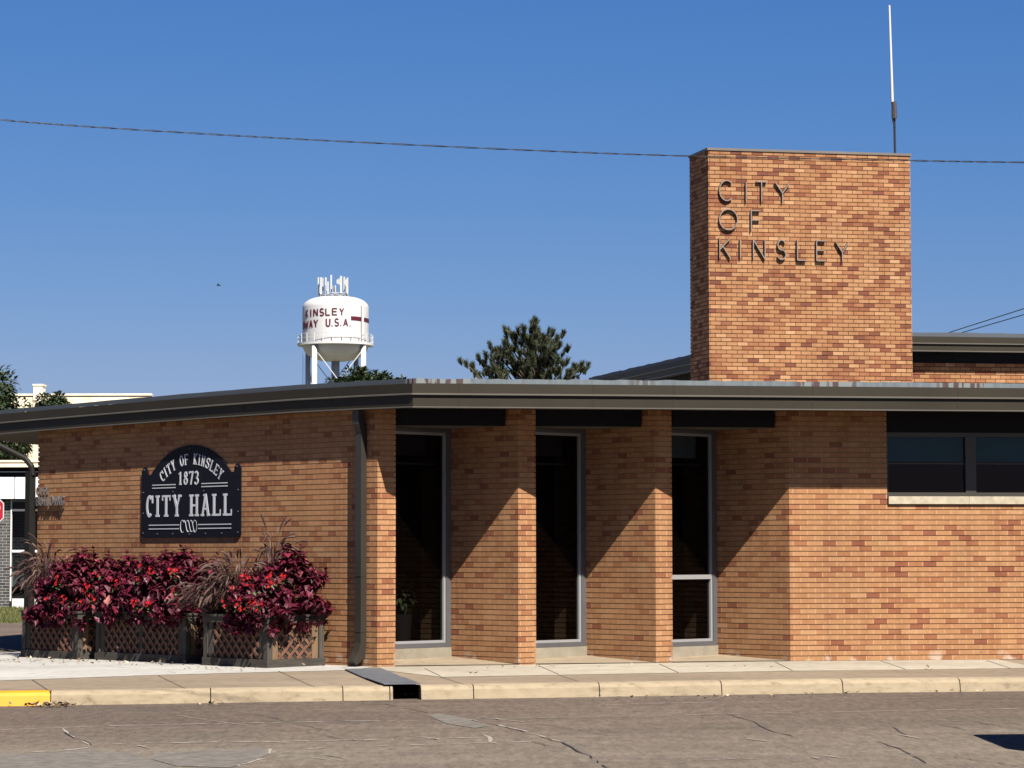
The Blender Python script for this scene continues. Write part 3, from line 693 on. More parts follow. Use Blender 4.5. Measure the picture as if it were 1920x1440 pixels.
# ------------------------------------------------------------------ lettering drawn as strokes
def arc(cx, cy, rx, ry, a0, a1, n=14): return [(cx + rx * math.cos(R(a0 + (a1 - a0) * k / n)), cy + ry * math.sin(R(a0 + (a1 - a0) * k / n))) for k in range(n + 1)]
SANS = {
 'C': [arc(.52, .5, .5, .5, 48, 312)], 'I': [[(.5, 0), (.5, 1)]], 'T': [[(0, 1), (1, 1)], [(.5, 0), (.5, 1)]],
 'Y': [[(0, 1), (.5, .46)], [(1, 1), (.5, .46)], [(.5, 0), (.5, .48)]], 'O': [arc(.5, .5, .5, .5, 0, 360, 28)],
 'F': [[(0, 0), (0, 1)], [(0, 1), (1, 1)], [(0, .52), (.95, .52)]], 'K': [[(0, 0), (0, 1)], [(1, 1), (.05, .45)], [(.3, .6), (1, 0)]],
 'N': [[(0, 0), (0, 1)], [(0, 1), (1, 0)], [(1, 0), (1, 1)]],
 'S': [arc(.5, .745, .44, .255, 25, 270, 12) + arc(.5, .25, .48, .25, 90, -155, 12)[1:]],
 'L': [[(0, 0), (0, 1)], [(0, 0), (1, 0)]], 'E': [[(0, 0), (0, 1)], [(0, 1), (1, 1)], [(0, .52), (.92, .52)], [(0, 0), (1, 0)]],
 'H': [[(0, 0), (0, 1)], [(1, 0), (1, 1)], [(0, .52), (1, .52)]], 'A': [[(0, 0), (.5, 1)], [(1, 0), (.5, 1)], [(.2, .33), (.8, .33)]],
 'U': [[(0, 1)] + arc(.5, .3, .5, .3, 180, 360) + [(1, 1)]], 'D': [[(0, 0), (0, 1)], [(0, 1), (.45, 1)] + arc(.45, .5, .55, .5, 90, -90) + [(0, 0)]],
 'W': [[(0, 1), (.25, 0)], [(.25, 0), (.5, .8)], [(.5, .8), (.75, 0)], [(.75, 0), (1, 1)]], 'M': [[(0, 0), (0, 1)], [(0, 1), (.5, .3)], [(.5, .3), (1, 1)], [(1, 1), (1, 0)]],
 'B': [[(0, 0), (0, 1)], [(0, 1), (.5, 1)] + arc(.55, .76, .4, .24, 90, -90) + [(0, .52)], [(.5, .52)] + arc(.55, .26, .45, .26, 90, -90) + [(0, 0)]],
 'G': [arc(.52, .5, .5, .5, 48, 350), [(.55, .42), (1, .42)]], 'P': [[(0, 0), (0, 1)], [(0, 1), (.5, 1)] + arc(.5, .74, .5, .26, 90, -90) + [(0, .48)]],
 '.': [[(.3, 0), (.3, .1)]],
}
def ribbon(mb, pts, w, fn, d0, d1, mi=0):
    n = len(pts); closed = math.dist(pts[0], pts[-1]) < 1e-6
    if closed: pts = pts[:-1]; n -= 1
    Lf = []; Rt = []
    for i in range(n):
        a = pts[i - 1] if (i > 0 or closed) else pts[i]; b = pts[(i + 1) % n] if (i < n - 1 or closed) else pts[i]
        t = (Vector(b) - Vector(a)).normalized(); nn = Vector((-t.y, t.x)); k = w / 2
        if 0 < i < n - 1 or closed:
            t1 = (Vector(pts[i]) - Vector(a)).normalized(); k = w / 2 / max(.5, nn.dot(Vector((-t1.y, t1.x))))
        p = Vector(pts[i]); Lf.append(p + nn * k); Rt.append(p - nn * k)
    vs = [fn(p.x, p.y, d1) for p in Lf] + [fn(p.x, p.y, d1) for p in Rt] + [fn(p.x, p.y, d0) for p in Lf] + [fn(p.x, p.y, d0) for p in Rt]
    fs = []
    for i in range(n if closed else n - 1):
        j = (i + 1) % n
        fs += [(i, n + i, n + j, j), (2 * n + i, i, j, 2 * n + j), (n + i, 3 * n + i, 3 * n + j, n + j)]
    if not closed: fs += [(0, 2 * n, 3 * n, n), (n - 1, 2 * n - 1, 4 * n - 1, 3 * n - 1)]
    mb.add(vs, fs, None, mi)
def glyph(mb, ch, x, y, w, h, sw, fn, d0, d1, font=SANS):
    for k, st in enumerate(font[ch]):
        ribbon(mb, [(x + p * w, y + q * h) for p, q in st], sw, fn, d0, d1 - 0.0012 * k)
def slab(mb, ch, x, y, w, h, tv, th, fn, d0, d1):
    """condensed slab-serif capitals and figures"""
    e = [0]
    def rib(pts, wd): ribbon(mb, [(x + p, y + q) for p, q in pts], wd, fn, d0, d1 - 0.0008 * e[0]); e[0] += 1
    s = th / 2; v = tv / 2; sf = tv * 1.0
    def stem(cx, top=True, bot=True, half=None):
        hf = half or sf; rib([(cx, 0), (cx, h)], tv)
        if bot: rib([(cx - hf, s), (cx + hf, s)], th)
        if top: rib([(cx - hf, h - s), (cx + hf, h - s)], th)
    l = sf; r = w - sf
    if ch == 'I': stem(w / 2)
    elif ch == 'T': stem(w / 2, top=False); rib([(0, h - s), (w, h - s)], th); rib([(s * .8, h - th * 2.6), (s * .8, h)], th * .8); rib([(w - s * .8, h - th * 2.6), (w - s * .8, h)], th * .8)
    elif ch == 'Y':
        rib([(l * .9, h), (w / 2, h * .42)], tv); rib([(w - l * .9, h), (w / 2, h * .42)], tv * .7); rib([(w / 2, 0), (w / 2, h * .45)], tv)
        rib([(0, h - s), (l * 1.8, h - s)], th); rib([(w - l * 1.8, h - s), (w, h - s)], th); rib([(w / 2 - sf, s), (w / 2 + sf, s)], th)
    elif ch == 'H': stem(l); stem(r); rib([(l, h / 2), (r, h / 2)], th)
    elif ch == 'A':
        rib([(l * .8, 0), (w / 2, h)], tv * .7); rib([(w - l * .8, 0), (w / 2, h)], tv); rib([(w * .26, h * .33), (w * .74, h * .33)], th)
        rib([(0, s), (l * 1.6, s)], th); rib([(w - l * 1.6, s), (w, s)], th); rib([(w * .25, h - s), (w * .62, h - s)], th)
    elif ch in 'LEF':
        stem(l)
        if ch in 'LE': rib([(l, s), (w, s)], th); rib([(w - s * .8, 0), (w - s * .8, th * 3)], th * .8)
        if ch in 'EF': rib([(l, h - s), (w, h - s)], th); rib([(w - s * .8, h - th * 2.6), (w - s * .8, h)], th * .8); rib([(l, h / 2), (w * .75, h / 2)], th); rib([(w * .75, h / 2 - th), (w * .75, h / 2 + th)], th * .7)
    elif ch == 'K': stem(l); rib([(r, h), (l, h * .42)], tv * .65); rib([(l + tv * .4, h * .55), (r, 0)], tv); rib([(r - sf, s), (w, s)], th); rib([(r - sf, h - s), (w, h - s)], th)
    elif ch == 'N': rib([(l, 0), (l, h)], tv * .6); rib([(l - sf, s), (l + sf, s)], th); rib([(r, 0), (r, h)], tv * .6); rib([(l - sf * .6, h), (r, 0)], tv * .8); rib([(r - sf * .8, h - s), (w, h - s)], th)
    elif ch == 'O': rib([(w / 2 + (w / 2 - v) * math.cos(R(a)), h / 2 + (h / 2 - s) * math.sin(R(a))) for a in range(0, 361, 15)], tv * .9)
    elif ch == 'C':
        rib([(w / 2 + (w / 2 - v) * math.cos(R(a)), h / 2 + (h / 2 - s) * math.sin(R(a))) for a in range(45, 318, 13)], tv * .9); rib([(w - s, h * .64), (w - s, h)], th)
    elif ch == 'S':
        rib([(p * w, q * h) for p, q in arc(.5, .735, .36, .215, 20, 270, 10) + arc(.5, .27, .38, .22, 90, -160, 10)[1:]], tv * .85); rib([(w - s, h * .68), (w - s, h)], th * .8); rib([(s, 0), (s, h * .3)], th * .8)
    elif ch == '1': rib([(w / 2, 0), (w / 2, h)], tv); rib([(w / 2 - sf, s), (w / 2 + sf, s)], th); rib([(w / 2, h - v), (w * .1, h * .83)], th)
    elif ch == '8':
        rib([(w / 2 + (w * .4 - v) * math.cos(R(a)), h * .745 + (h * .255 - s) * math.sin(R(a))) for a in range(0, 361, 20)], tv * .8)
        rib([(w / 2 + (w / 2 - v) * math.cos(R(a)), h * .265 + (h * .265 - s) * math.sin(R(a))) for a in range(0, 361, 20)], tv * .85)
    elif ch == '7': rib([(0, h - s), (w, h - s)], th * 1.4); rib([(w - v * .8, h - s), (w * .42, 0)], tv); rib([(s, h * .8), (s, h)], th)
    elif ch == '3': rib([(p * w, q * h) for p, q in arc(.45, .745, .36, .225, 150, -80, 10) + arc(.45, .265, .42, .235, 80, -155, 10)], tv * .85)

# ---- letters on the sign tower
nT = Vector((dT.y, -dT.x))
M_LET = plain('letter_bronze', (0.30, 0.25, 0.215), .38, .08, 3, metal=.55)
M_LETS = plain('letter_side', (0.045, 0.04, 0.038), .6, .1)
tl = thing('wall_lettering', 'thin metal letters CITY OF KINSLEY mounted high on the brick tower', 'lettering', (T1.x, T1.y, 6.5))
def tpt(px, py): return on_plane(px, py, (T1.x, T1.y, 0), (nT.x, nT.y, 0))
def tfn(x, z, d): return v3(T1 + dT * x + nT * d, z)
for word in ((('C', 1345.5, 1375.5, 338, 378), ('I', 1396, 1398, 340.5, 380), ('T', 1415, 1437.5, 340.5, 380), ('Y', 1451, 1480, 342.5, 380.5)),
             (('O', 1346, 1382.5, 392, 432.5), ('F', 1405.5, 1425, 394.5, 434)),
             (('K', 1346.5, 1369, 446, 486), ('I', 1385, 1387, 448, 486), ('N', 1409.5, 1434, 449, 488), ('S', 1454.5, 1473, 449.5, 488.5), ('L', 1492, 1511, 450, 490), ('E', 1528, 1547.5, 451, 491), ('Y', 1564, 1591, 453, 492))):
    for ch, x0, x1, y0, y1 in word:
        m = MB()
        a = tpt(x0, y1); b = tpt(x1, y0); xa = (a.to_2d() - T1).dot(dT); xb = (b.to_2d() - T1).dot(dT)
        ins = .014
        glyph(m, ch, xa + ins, a.z + ins, max(xb - xa - 2 * ins, .001), b.z - a.z - 2 * ins, .017, tfn, .056, .063)
        glyph(m, ch, xa + ins, a.z + ins, max(xb - xa - 2 * ins, .001), b.z - a.z - 2 * ins, .0190, tfn, .004, .0555)
        for i, mi_ in enumerate(m.mi): pass
        half = len(m.f) // 2
        m.mi = [0] * half + [1] * (len(m.f) - half)
        m.build('letter', [M_LET, M_LETS], tl)
# ---- CITY BUILDING letters at the far end of the left wall
eR = -dL
def lfn0(x, z, d): return v3(N1 + eR * x + nL * d, z)
def lw_u(px): return (line_px(N1, dL, px, 1.5) - N1).dot(eR)
def lw_z(px, py): return on_plane(px, py, (N1.x, N1.y, 0), (nL.x, nL.y, 0)).z
cb = thing('wall_lettering', 'deep chrome letters CITY BUILDING at the far left end of the long wall', 'lettering', (LEND.x, LEND.y, 2.2))
M_CHROME = plain('letter_chrome', (0.42, 0.40, 0.38), .22, .1, 5, metal=.85)
for txt, xa, xb, yt, yb in (('CITY', 73.5, 97, 914.5, 928.5), ('BUILDING', 73, 127, 932.5, 948)):
    ua, ub = lw_u(xa), lw_u(xb); z1 = lw_z(xa, yt); z0 = lw_z(xa, yb); n = len(txt); pitch = (ub - ua) / n
    for k, ch in enumerate(txt):
        m = MB(); wd = pitch * .58 if ch != 'I' else .001
        glyph(m, ch, ua + k * pitch + (pitch * .1 if ch != 'I' else pitch * .38), z0, wd, z1 - z0, .016, lfn0, .03, .07); m.build('letter', M_CHROME, cb)

# ------------------------------------------------------------------ black CITY HALL sign on the left wall
su0, su1 = lw_u(267.5), lw_u(453.5); sz0 = lw_z(360, 1007.5); sz1 = lw_z(360, 834.8); SWD = su1 - su0; SHT = sz1 - sz0
print('SIGN', SWD, SHT, sz0)
smid = N1 + eR * (su0 + SWD / 2)
sign = thing('wall_sign', 'black arched sign board with white CITY HALL lettering on the left wall', 'sign', (smid.x, smid.y, sz0))
def sfn(x, y, d): return v3(N1 + eR * (su0 + x) + nL * (0.008 + d), sz0 + y)
out = [(.02, 0), (.98, 0), (1, .03), (1, .735), (.985, .765), (.968, .783), (.955, .775), (.94, .745), (.932, .69), (.905, .69)]
ac = (.5, .69); pts = []
hr = .405; top = 1.0
c_w = hr * SWD; c_h = (top - .69) * SHT; Rr = (c_w ** 2 + c_h ** 2) / (2 * c_h); a_ = math.asin(c_w / Rr)
for k in range(1, 28):
    a = a_ - 2 * a_ * k / 28; pts.append((.5 + Rr * math.sin(a) / SWD, (SHT - Rr + Rr * math.cos(a)) / SHT))
out += pts + [(.095, .69), (.068, .69), (.06, .745), (.045, .775), (.032, .783), (.015, .765), (0, .735), (0, .03)]
M_BLACK = plain('sign_black', (0.0045, 0.005, 0.0095), .55, .1, 2, spec=.12)
M_SWHITE = plain('sign_white', (0.46, 0.475, 0.51), .45, .05, 4)
m = MB(); m.prism([sfn(x * SWD, y * SHT, 0) for x, y in out], nL.to_3d() * .02); m.build('board', M_BLACK, sign)
D0, D1 = .0205, .027
m = MB(); txt = 'CITY OF KINSLEY'; rad = Rr - .275; cy = SHT - Rr
lwid = {'I': .075, ' ': .10}; adv = [lwid.get(c, .112) for c in txt]; tot = sum(adv); pos = -tot / 2; hl = .155
for c, w_ in zip(txt, adv):
    if c != ' ':
        th = (pos + w_ / 2) / (rad + .05)
        def afn(x, y, d, th=th): return sfn(SWD * .512 + (rad + y) * math.sin(th) + x * math.cos(th), cy + (rad + y) * math.cos(th) - x * math.sin(th), d)
        slab(m, c, -w_ * .40, 0, w_ * .80, hl, .0185, .012, afn, D0, D1)
    else: m.build('word', M_SWHITE, sign); m = MB()
    pos += w_
m.build('word', M_SWHITE, sign)
m = MB()
for k, c in enumerate('1873'): slab(m, c, SWD * (.383 + .0545 * k), SHT * .572, SWD * .042, SHT * .142, .028, .018, sfn, D0, D1)
m.build('date', M_SWHITE, sign)
for txt, xs in (('CITY', (.052, .145, .217, .322)), ('HALL', (.496, .612, .724, .832))):
    m = MB()
    for c, x in zip(txt, xs):
        w_ = {'I': .052, 'C': .072, 'T': .086, 'Y': .095, 'H': .096, 'A': .092, 'L': .085}[c]
        slab(m, c, SWD * x, SHT * .228, SWD * w_, SHT * .236, .048, .030, sfn, D0, D1)
    m.build('word', M_SWHITE, sign)
for x0, x1, y in ((.115, .352, .578), (.115, .352, .545), (.618, .872, .578), (.618, .872, .545), (.082, .39, .137), (.082, .39, .095), (.588, .91, .137), (.588, .91, .095)):
    m = MB(); ribbon(m, [(x0 * SWD, y * SHT), (x1 * SWD, y * SHT)], .0135, sfn, D0, D1); m.build('rule_line', M_SWHITE, sign)
m = MB(); X = lambda s, h: (s * SWD, h * SHT)
ribbon(m, [X(.428 + .020 * math.cos(R(a)) , .12 + .066 * math.sin(R(a))) for a in range(40, 300, 12)] , .0085, sfn, D0, D1)
for k, s0 in enumerate((.447, .482, .517)):
    ribbon(m, [X(s0 - .012, .176), X(s0, .184), X(s0 + .010, .165), X(s0 + .024, .085), X(s0 + .034, .058), X(s0 + .046, .066)], .0085, sfn, D0, D1 - .001 * (k + 1))
ribbon(m, [X(.552 + .020 * math.cos(R(a)), .12 + .066 * math.sin(R(a))) for a in range(150, -140, -12)], .0085, sfn, D0, D1 - .005)
m.build('scrollwork', M_SWHITE, sign)
for x, y in ((.03, .75), (.968, .75), (.022, .05), (.978, .05), (.5, .035), (.5, .965), (.17, .04), (.33, .04), (.66, .04), (.82, .04), (.022, .5), (.978, .5), (.022, .27), (.978, .27), (.33, .5), (.64, .5)):
    m = MB(); c = sfn(x * SWD, y * SHT, .0205); m.tube([c, c + nL.to_3d() * .010], .010, 8); m.build('bolt', M_ALU, sign)

# ------------------------------------------------------------------ timber planter boxes along the left wall
def wood(name, c1, c2, sc=(14, 14, 1.2)):
    if name in MATS: return MATS[name]
    m, n, l, b = newmat(name); tc = n.new('ShaderNodeTexCoord'); mp = n.new('ShaderNodeMapping'); mp.inputs['Scale'].default_value = sc; l.new(tc.outputs['Object'], mp.inputs[0])
    z = n.new('ShaderNodeTexNoise'); z.inputs['Scale'].default_value = 2; z.inputs['Detail'].default_value = 6; z.inputs['Roughness'].default_value = .7; l.new(mp.outputs[0], z.inputs['Vector'])
    r_ = ramp(n, [(.3, kc(c1)), (.7, kc(c2))]); l.new(z.outputs[0], r_.inputs[0]); l.new(r_.outputs[0], b.inputs['Base Color']); b.inputs['Roughness'].default_value = .9; b.inputs['Specular IOR Level'].default_value = .2
    MATS[name] = m; return m
M_WGREY = wood('weathered_wood', (0.034, 0.029, 0.024), (0.085, 0.075, 0.063)); M_WRAIL = wood('weathered_rail', (0.032, 0.028, 0.023), (0.075, 0.066, 0.056), (1.5, 1.5, 14))
M_WRED = wood('lattice_wood', (0.085, 0.042, 0.027), (0.19, 0.095, 0.06)); M_WTAN = wood('bare_wood', (0.10, 0.062, 0.036), (0.20, 0.13, 0.075)); M_SOIL = plain('soil', (0.03, 0.022, 0.016), .95, .3, 10)
dWr = -dW                                             # the short sides run back to the right
def planter(px_c, py_c, px_l, depth, label, stile):
    c = pside(px_c, py_c); base = c.to_2d(); L = (line_px(base, dL, px_l, c.z) - base).length
    H = 0.66; z0 = c.z; root = thing('planter_box', label, 'planter', (base.x, base.y, z0), 'timber planter boxes under the sign')
    nS = Vector((math.sin(R(43)), -math.cos(R(43))))   # outward of short side (faces right-front)
    def P(a, b, z): return v3(base + dL * a + dWr * b, z0 + z)   # a along the wall, b depth
    m = MB(); m.obox(P(.04, .04, .0), v3(dL * (L - .08), 0), v3(dWr * (depth - .08), 0), (0, 0, H - .12)); m.build('soil', M_SOIL, root)
    for (a, b) in ((0, 0), (L - .085, 0), (0, depth - .085), (L - .085, depth - .085)):
        m = MB(); m.obox(P(a, b, .11), v3(dL * .085, 0), v3(dWr * .085, 0), (0, 0, H - .19)); m.build('post', M_WGREY, root)
    m = MB()
    for z_, h_, o in ((0, .11, .012), (H - .08, .08, .012)):
        m.obox(P(-o, -o, z_), v3(dL * (L + 2 * o), 0), v3(dWr * .04, 0), (0, 0, h_)); m.obox(P(-o, depth - .04 + o, z_), v3(dL * (L + 2 * o), 0), v3(dWr * .04, 0), (0, 0, h_))
        m.obox(P(-o, .04 - o + .001, z_), v3(dL * .04, 0), v3(dWr * (depth - .08 + 2 * o - .002), 0), (0, 0, h_)); m.obox(P(L - .04 + o, .04 - o + .001, z_), v3(dL * .04, 0), v3(dWr * (depth - .08 + 2 * o - .002), 0), (0, 0, h_))
    m.obox(P(-.03, -.03, H), v3(dL * (L + .06), 0), v3(dWr * .11, 0), (0, 0, .03)); m.obox(P(-.03, depth - .08, H), v3(dL * (L + .06), 0), v3(dWr * .11, 0), (0, 0, .03))
    m.obox(P(-.03, .081, H), v3(dL * .11, 0), v3(dWr * (depth - .162), 0), (0, 0, .03)); m.obox(P(L - .08, .081, H), v3(dL * .11, 0), v3(dWr * (depth - .162), 0), (0, 0, .03))
    m.build('rail', M_WRAIL, root)
    def face(org, ex, ey, length, st, mats):
        # org: face corner; ex along the face; ey inward
        def F(x, y, z): return v3(org + ex * x + ey * y, z0 + z)
        bw = .10
        for x in (.09, length - .09 - bw): m = MB(); m.obox(F(x, .02, .11), v3(ex * bw, 0), v3(ey * .02, 0), (0, 0, H - .19)); m.build('stile', mats[0], root)
        spans = [(.09 + bw + .012, length - .09 - bw - .012)]
        if st:
            mid = length / 2; m = MB(); m.obox(F(mid - .035, .018, .11), v3(ex * .07, 0), v3(ey * .022, 0), (0, 0, H - .19)); m.build('stile', mats[0], root); spans = [(spans[0][0], mid - .045), (mid + .045, spans[0][1])]
        for x0, x1 in spans:
            q = MB(); zz0, zz1 = .112, H - .082; w_ = x1 - x0; h_ = zz1 - zz0; stp = .155; sl = .038
            for lay, sg in ((.020, 1), (.029, -1)):
                k = -h_
                while k < w_:
                    # bar from (k,0) to (k+h_,h_) clipped to panel
                    xa, xb = k, k + h_; ya, yb = 0.0, h_
                    if xa < 0: ya += -xa; xa = 0
                    if xb > w_: yb -= xb - w_; xb = w_
                    if xb - xa > .03:
                        if sg < 0: xa, xb = w_ - xa, w_ - xb
                        q.bar(F(x0 + xa, lay, zz0 + ya), F(x0 + xb, lay, zz0 + yb), .008, sl, up=(ey.x, ey.y, 0)) if False else q.bar(F(x0 + xa, lay, zz0 + ya), F(x0 + xb, lay, zz0 + yb), sl, .008, up=(ey.x, ey.y, 0))
                    k += stp
            q.build('lattice', mats[1], root)
    face(base, dL, dWr, L, stile, (M_WGREY, M_WRED)); face(base, dWr, dL, depth, False, (M_WTAN, M_WRED))
    face(base + dL * L, dWr, -dL, depth, False, (M_WGREY, M_WRED))
    return root, base, L, H, z0, P
PL1 = planter(501, 1253.2, 381, 0.95, 'right planter box, nearest the downspout, with sunlit lattice on its short side', False)
PL2 = planter(348, 1244.8, 179, 0.95, 'middle planter box, the longest, with two lattice panels in front', True)
PL3 = planter(146, 1237.2, 41, 0.95, 'left planter box, at the far end of the long wall', False)
print('PLANTERS', [(p[2], p[1]) for p in (PL1, PL2, PL3)])

# ------------------------------------------------------------------ plants
def leaf_mat(name, stops, rough=.55, spec=.35, trans=0.0):
    m, n, l, b = newmat(name); a = n.new('ShaderNodeAttribute'); a.attribute_name = 'tint'
    r_ = ramp(n, [(p, kc(c)) for p, c in stops]); l.new(a.outputs['Fac'], r_.inputs[0]); l.new(r_.outputs[0], b.inputs['Base Color'])
    b.inputs['Roughness'].default_value = rough; b.inputs['Specular IOR Level'].default_value = spec
    if trans:
        t = n.new('ShaderNodeBsdfTranslucent'); l.new(r_.outputs[0], t.inputs[0]); mx = n.new('ShaderNodeMixShader'); mx.inputs[0].default_value = trans
        l.new(b.outputs[0], mx.inputs[1]); l.new(t.outputs[0], mx.inputs[2]); l.new(mx.outputs[0], n['Material Output'].inputs[0])
    return m
M_COL = leaf_mat('coleus_leaf', [(0, (.020, .002, .006)), (.40, (.082, .005, .018)), (.75, (.165, .012, .034)), (.93, (.25, .045, .06)), (1, (.40, .16, .14))], .5, .3, .15)
M_RED = leaf_mat('red_petal', [(0, (.20, .003, .006)), (.6, (.42, .008, .010)), (1, (.52, .03, .02))], .5, .3, .15)
M_GRN = leaf_mat('flower_leaf', [(0, (.02, .05, .012)), (1, (.06, .12, .03))], .5, .3)
M_GRASSB = leaf_mat('purple_grass_blade', [(0, (.035, .018, .02)), (.6, (.085, .045, .045)), (1, (.19, .13, .09))], .6, .3, .2)
M_PLUME = leaf_mat('grass_plume', [(0, (.055, .028, .030)), (.6, (.105, .062, .056)), (1, (.20, .135, .11))], .8, .1, .3)
def leaf(mb, p, d, up, ln, wd, col, droop=.25):
    d = d.normalized(); s = d.cross(up); s = s.normalized() if s.length > 1e-4 else Vector((1, 0, 0)); u = s.cross(d)
    c = p + d * ln * .45 - u * wd * .10
    t = p + d * ln - u * ln * droop
    mb.add([p, p + d * ln * .42 + s * wd * .5 + u * wd * .05, c, p + d * ln * .42 - s * wd * .5 + u * wd * .05, t], [(0, 1, 2), (0, 2, 3), (2, 1, 4), (2, 4, 3)], None, 0, col)
UP = Vector((0, 0, 1))
def coleus(label, base, rx, ry, rz, ax, ay, seed, n=46, low=-.25):
    rn = random.Random(seed); root = thing('coleus_plant', label, 'plant', tuple(base), 'dark red coleus in the planters')
    m = MB(); st = MB(); A = v3(ax, 0); B = v3(ay, 0)
    for k in range(n):
        th = 2 * math.pi * (k * .618 + rn.random() * .3); zz = rn.uniform(low, 1) if k % 4 else rn.uniform(.6, 1)
        rr = math.sqrt(max(0, 1 - max(zz, 0) ** 2)) * rn.uniform(.75, 1.08); sc = rn.uniform(.86, 1.1)
        tip = base + (A * math.cos(th) * rr * rx + B * math.sin(th) * rr * ry + UP * zz * rz) * sc
        o = base + (A * math.cos(th) * rx + B * math.sin(th) * ry) * .25
        mid = o.lerp(tip, .55) + UP * .10
        dirn = (tip - mid).normalized(); dirn = (dirn + UP * .35).normalized()
        st.tube([o, mid, tip], [.007, .0055, .004], 4, col=.25)
        s0 = dirn.orthogonal().normalized(); s1 = dirn.cross(s0)
        for lev in range(7):
            q = tip - dirn * lev * .035 if lev < 3 else tip.lerp(mid, (lev - 2.2) * .27)
            for j in range(4 if lev else 3):
                a = j * math.pi / 2 + lev * .8 + rn.uniform(-.3, .3)
                od = (s0 * math.cos(a) + s1 * math.sin(a)) * (.5 + .25 * lev) + dirn * (.75 - .3 * lev) + Vector((rn.uniform(-.2, .2), rn.uniform(-.2, .2), rn.uniform(-.25, .05)))
                ln = (.058 + .026 * min(lev, 3)) * rn.uniform(.75, 1.3)
                c = rn.betavariate(2, 2.6) * .85
                if rn.random() < .035: c = rn.uniform(.93, 1)
                leaf(m, q, od, UP + dirn * .3, ln, ln * rn.uniform(.6, .78), c, rn.uniform(.1, .45))
    for k in range(int(n * 9)):                       # inner leaves close the crown
        e = Vector((rn.gauss(0, 1), rn.gauss(0, 1), rn.gauss(0, 1))).normalized(); rr = rn.uniform(.35, .9)
        q = base + A * e.x * rx * rr + B * e.y * ry * rr + UP * (abs(e.z) * rz * rr if e.z > -.3 else e.z * .2)
        leaf(m, q, e + Vector((rn.uniform(-.6, .6), rn.uniform(-.6, .6), rn.uniform(-.7, .1))), UP + e, rn.uniform(.07, .12), rn.uniform(.05, .075), rn.betavariate(2, 3) * .7, .3)
    m.build('foliage', M_COL, root, smooth=False); st.build('stems', M_COL, root)
    return root
def fgrass(label, base, height, spread, lean, seed, nb=230, npl=58):
    rn = random.Random(seed); root = thing('fountain_grass', label, 'grass plant', tuple(base), 'purple fountain grasses in the planters')
    m = MB(); p = MB(); lean = Vector(lean)
    def path(h, out, az, n=7, dr=1.0):
        d = Vector((math.cos(az), math.sin(az), 0)); pts = []
        for i in range(n + 1):
            t = i / n; pts.append(base + d * out * t ** 1.3 + lean * t + UP * h * (1.22 * t - .30 * dr * t ** 3 - dr * .30 * t ** 2 * out))
        return pts
    for k in range(nb):
        az = rn.uniform(0, 2 * math.pi); h = height * rn.uniform(.45, .95); o = spread * rn.uniform(.25, 1.1)
        P = path(h, o, az, 6, rn.uniform(.8, 1.9)); w = rn.uniform(.005, .010); c = rn.random()
        s = Vector((-math.sin(az), math.cos(az), 0)); vs = []; off = Vector((rn.uniform(-.08, .08), rn.uniform(-.08, .08), 0))
        for i, q in enumerate(P):
            ww = w * (1 - (i / 6) ** 2 * .9); vs += [q + off - s * ww, q + off + s * ww]
        m.add(vs, [(2 * i, 2 * i + 1, 2 * i + 3, 2 * i + 2) for i in range(6)], None, 0, c)
    for k in range(npl):
        az = rn.uniform(0, 2 * math.pi); h = height * rn.uniform(.65, 1.15); o = spread * rn.uniform(.2, 1.15)
        P = path(h, o, az, 10, rn.uniform(.9, 2.0)); off = Vector((rn.uniform(-.07, .07), rn.uniform(-.07, .07), 0)); P = [q + off for q in P]
        m.tube(P[:8], .0022, 3, cap=False, col=.6)
        c = rn.random(); E = P[7:]; tl_ = (E[-1] - E[0]).length
        # plume: a spindle with many fine bristles
        t0 = P[6]; D = (P[10] - P[7]).normalized(); Ln = rn.uniform(.15, .24)
        axis = [P[7]]; dd_ = D.copy()
        for i in range(6): dd_ = (dd_ - UP * .17).normalized(); axis.append(axis[-1] + dd_ * Ln / 6)
        p.tube(axis, [.003, .010, .0135, .0135, .012, .008, .002], 5, col=c)
        for i in range(26):
            q = axis[rn.randrange(1, 6)]; bd = (dd_ * .8 + Vector((rn.uniform(-1, 1), rn.uniform(-1, 1), rn.uniform(-1, 1))) * .6).normalized(); s = bd.orthogonal().normalized() * .0016
            p.add([q - s, q + s, q + bd * rn.uniform(.018, .034)], [(0, 1, 2)], None, 0, min(1, c + .2))
    m.build('blades', M_GRASSB, root); p.build('plumes', M_PLUME, root)
    return root
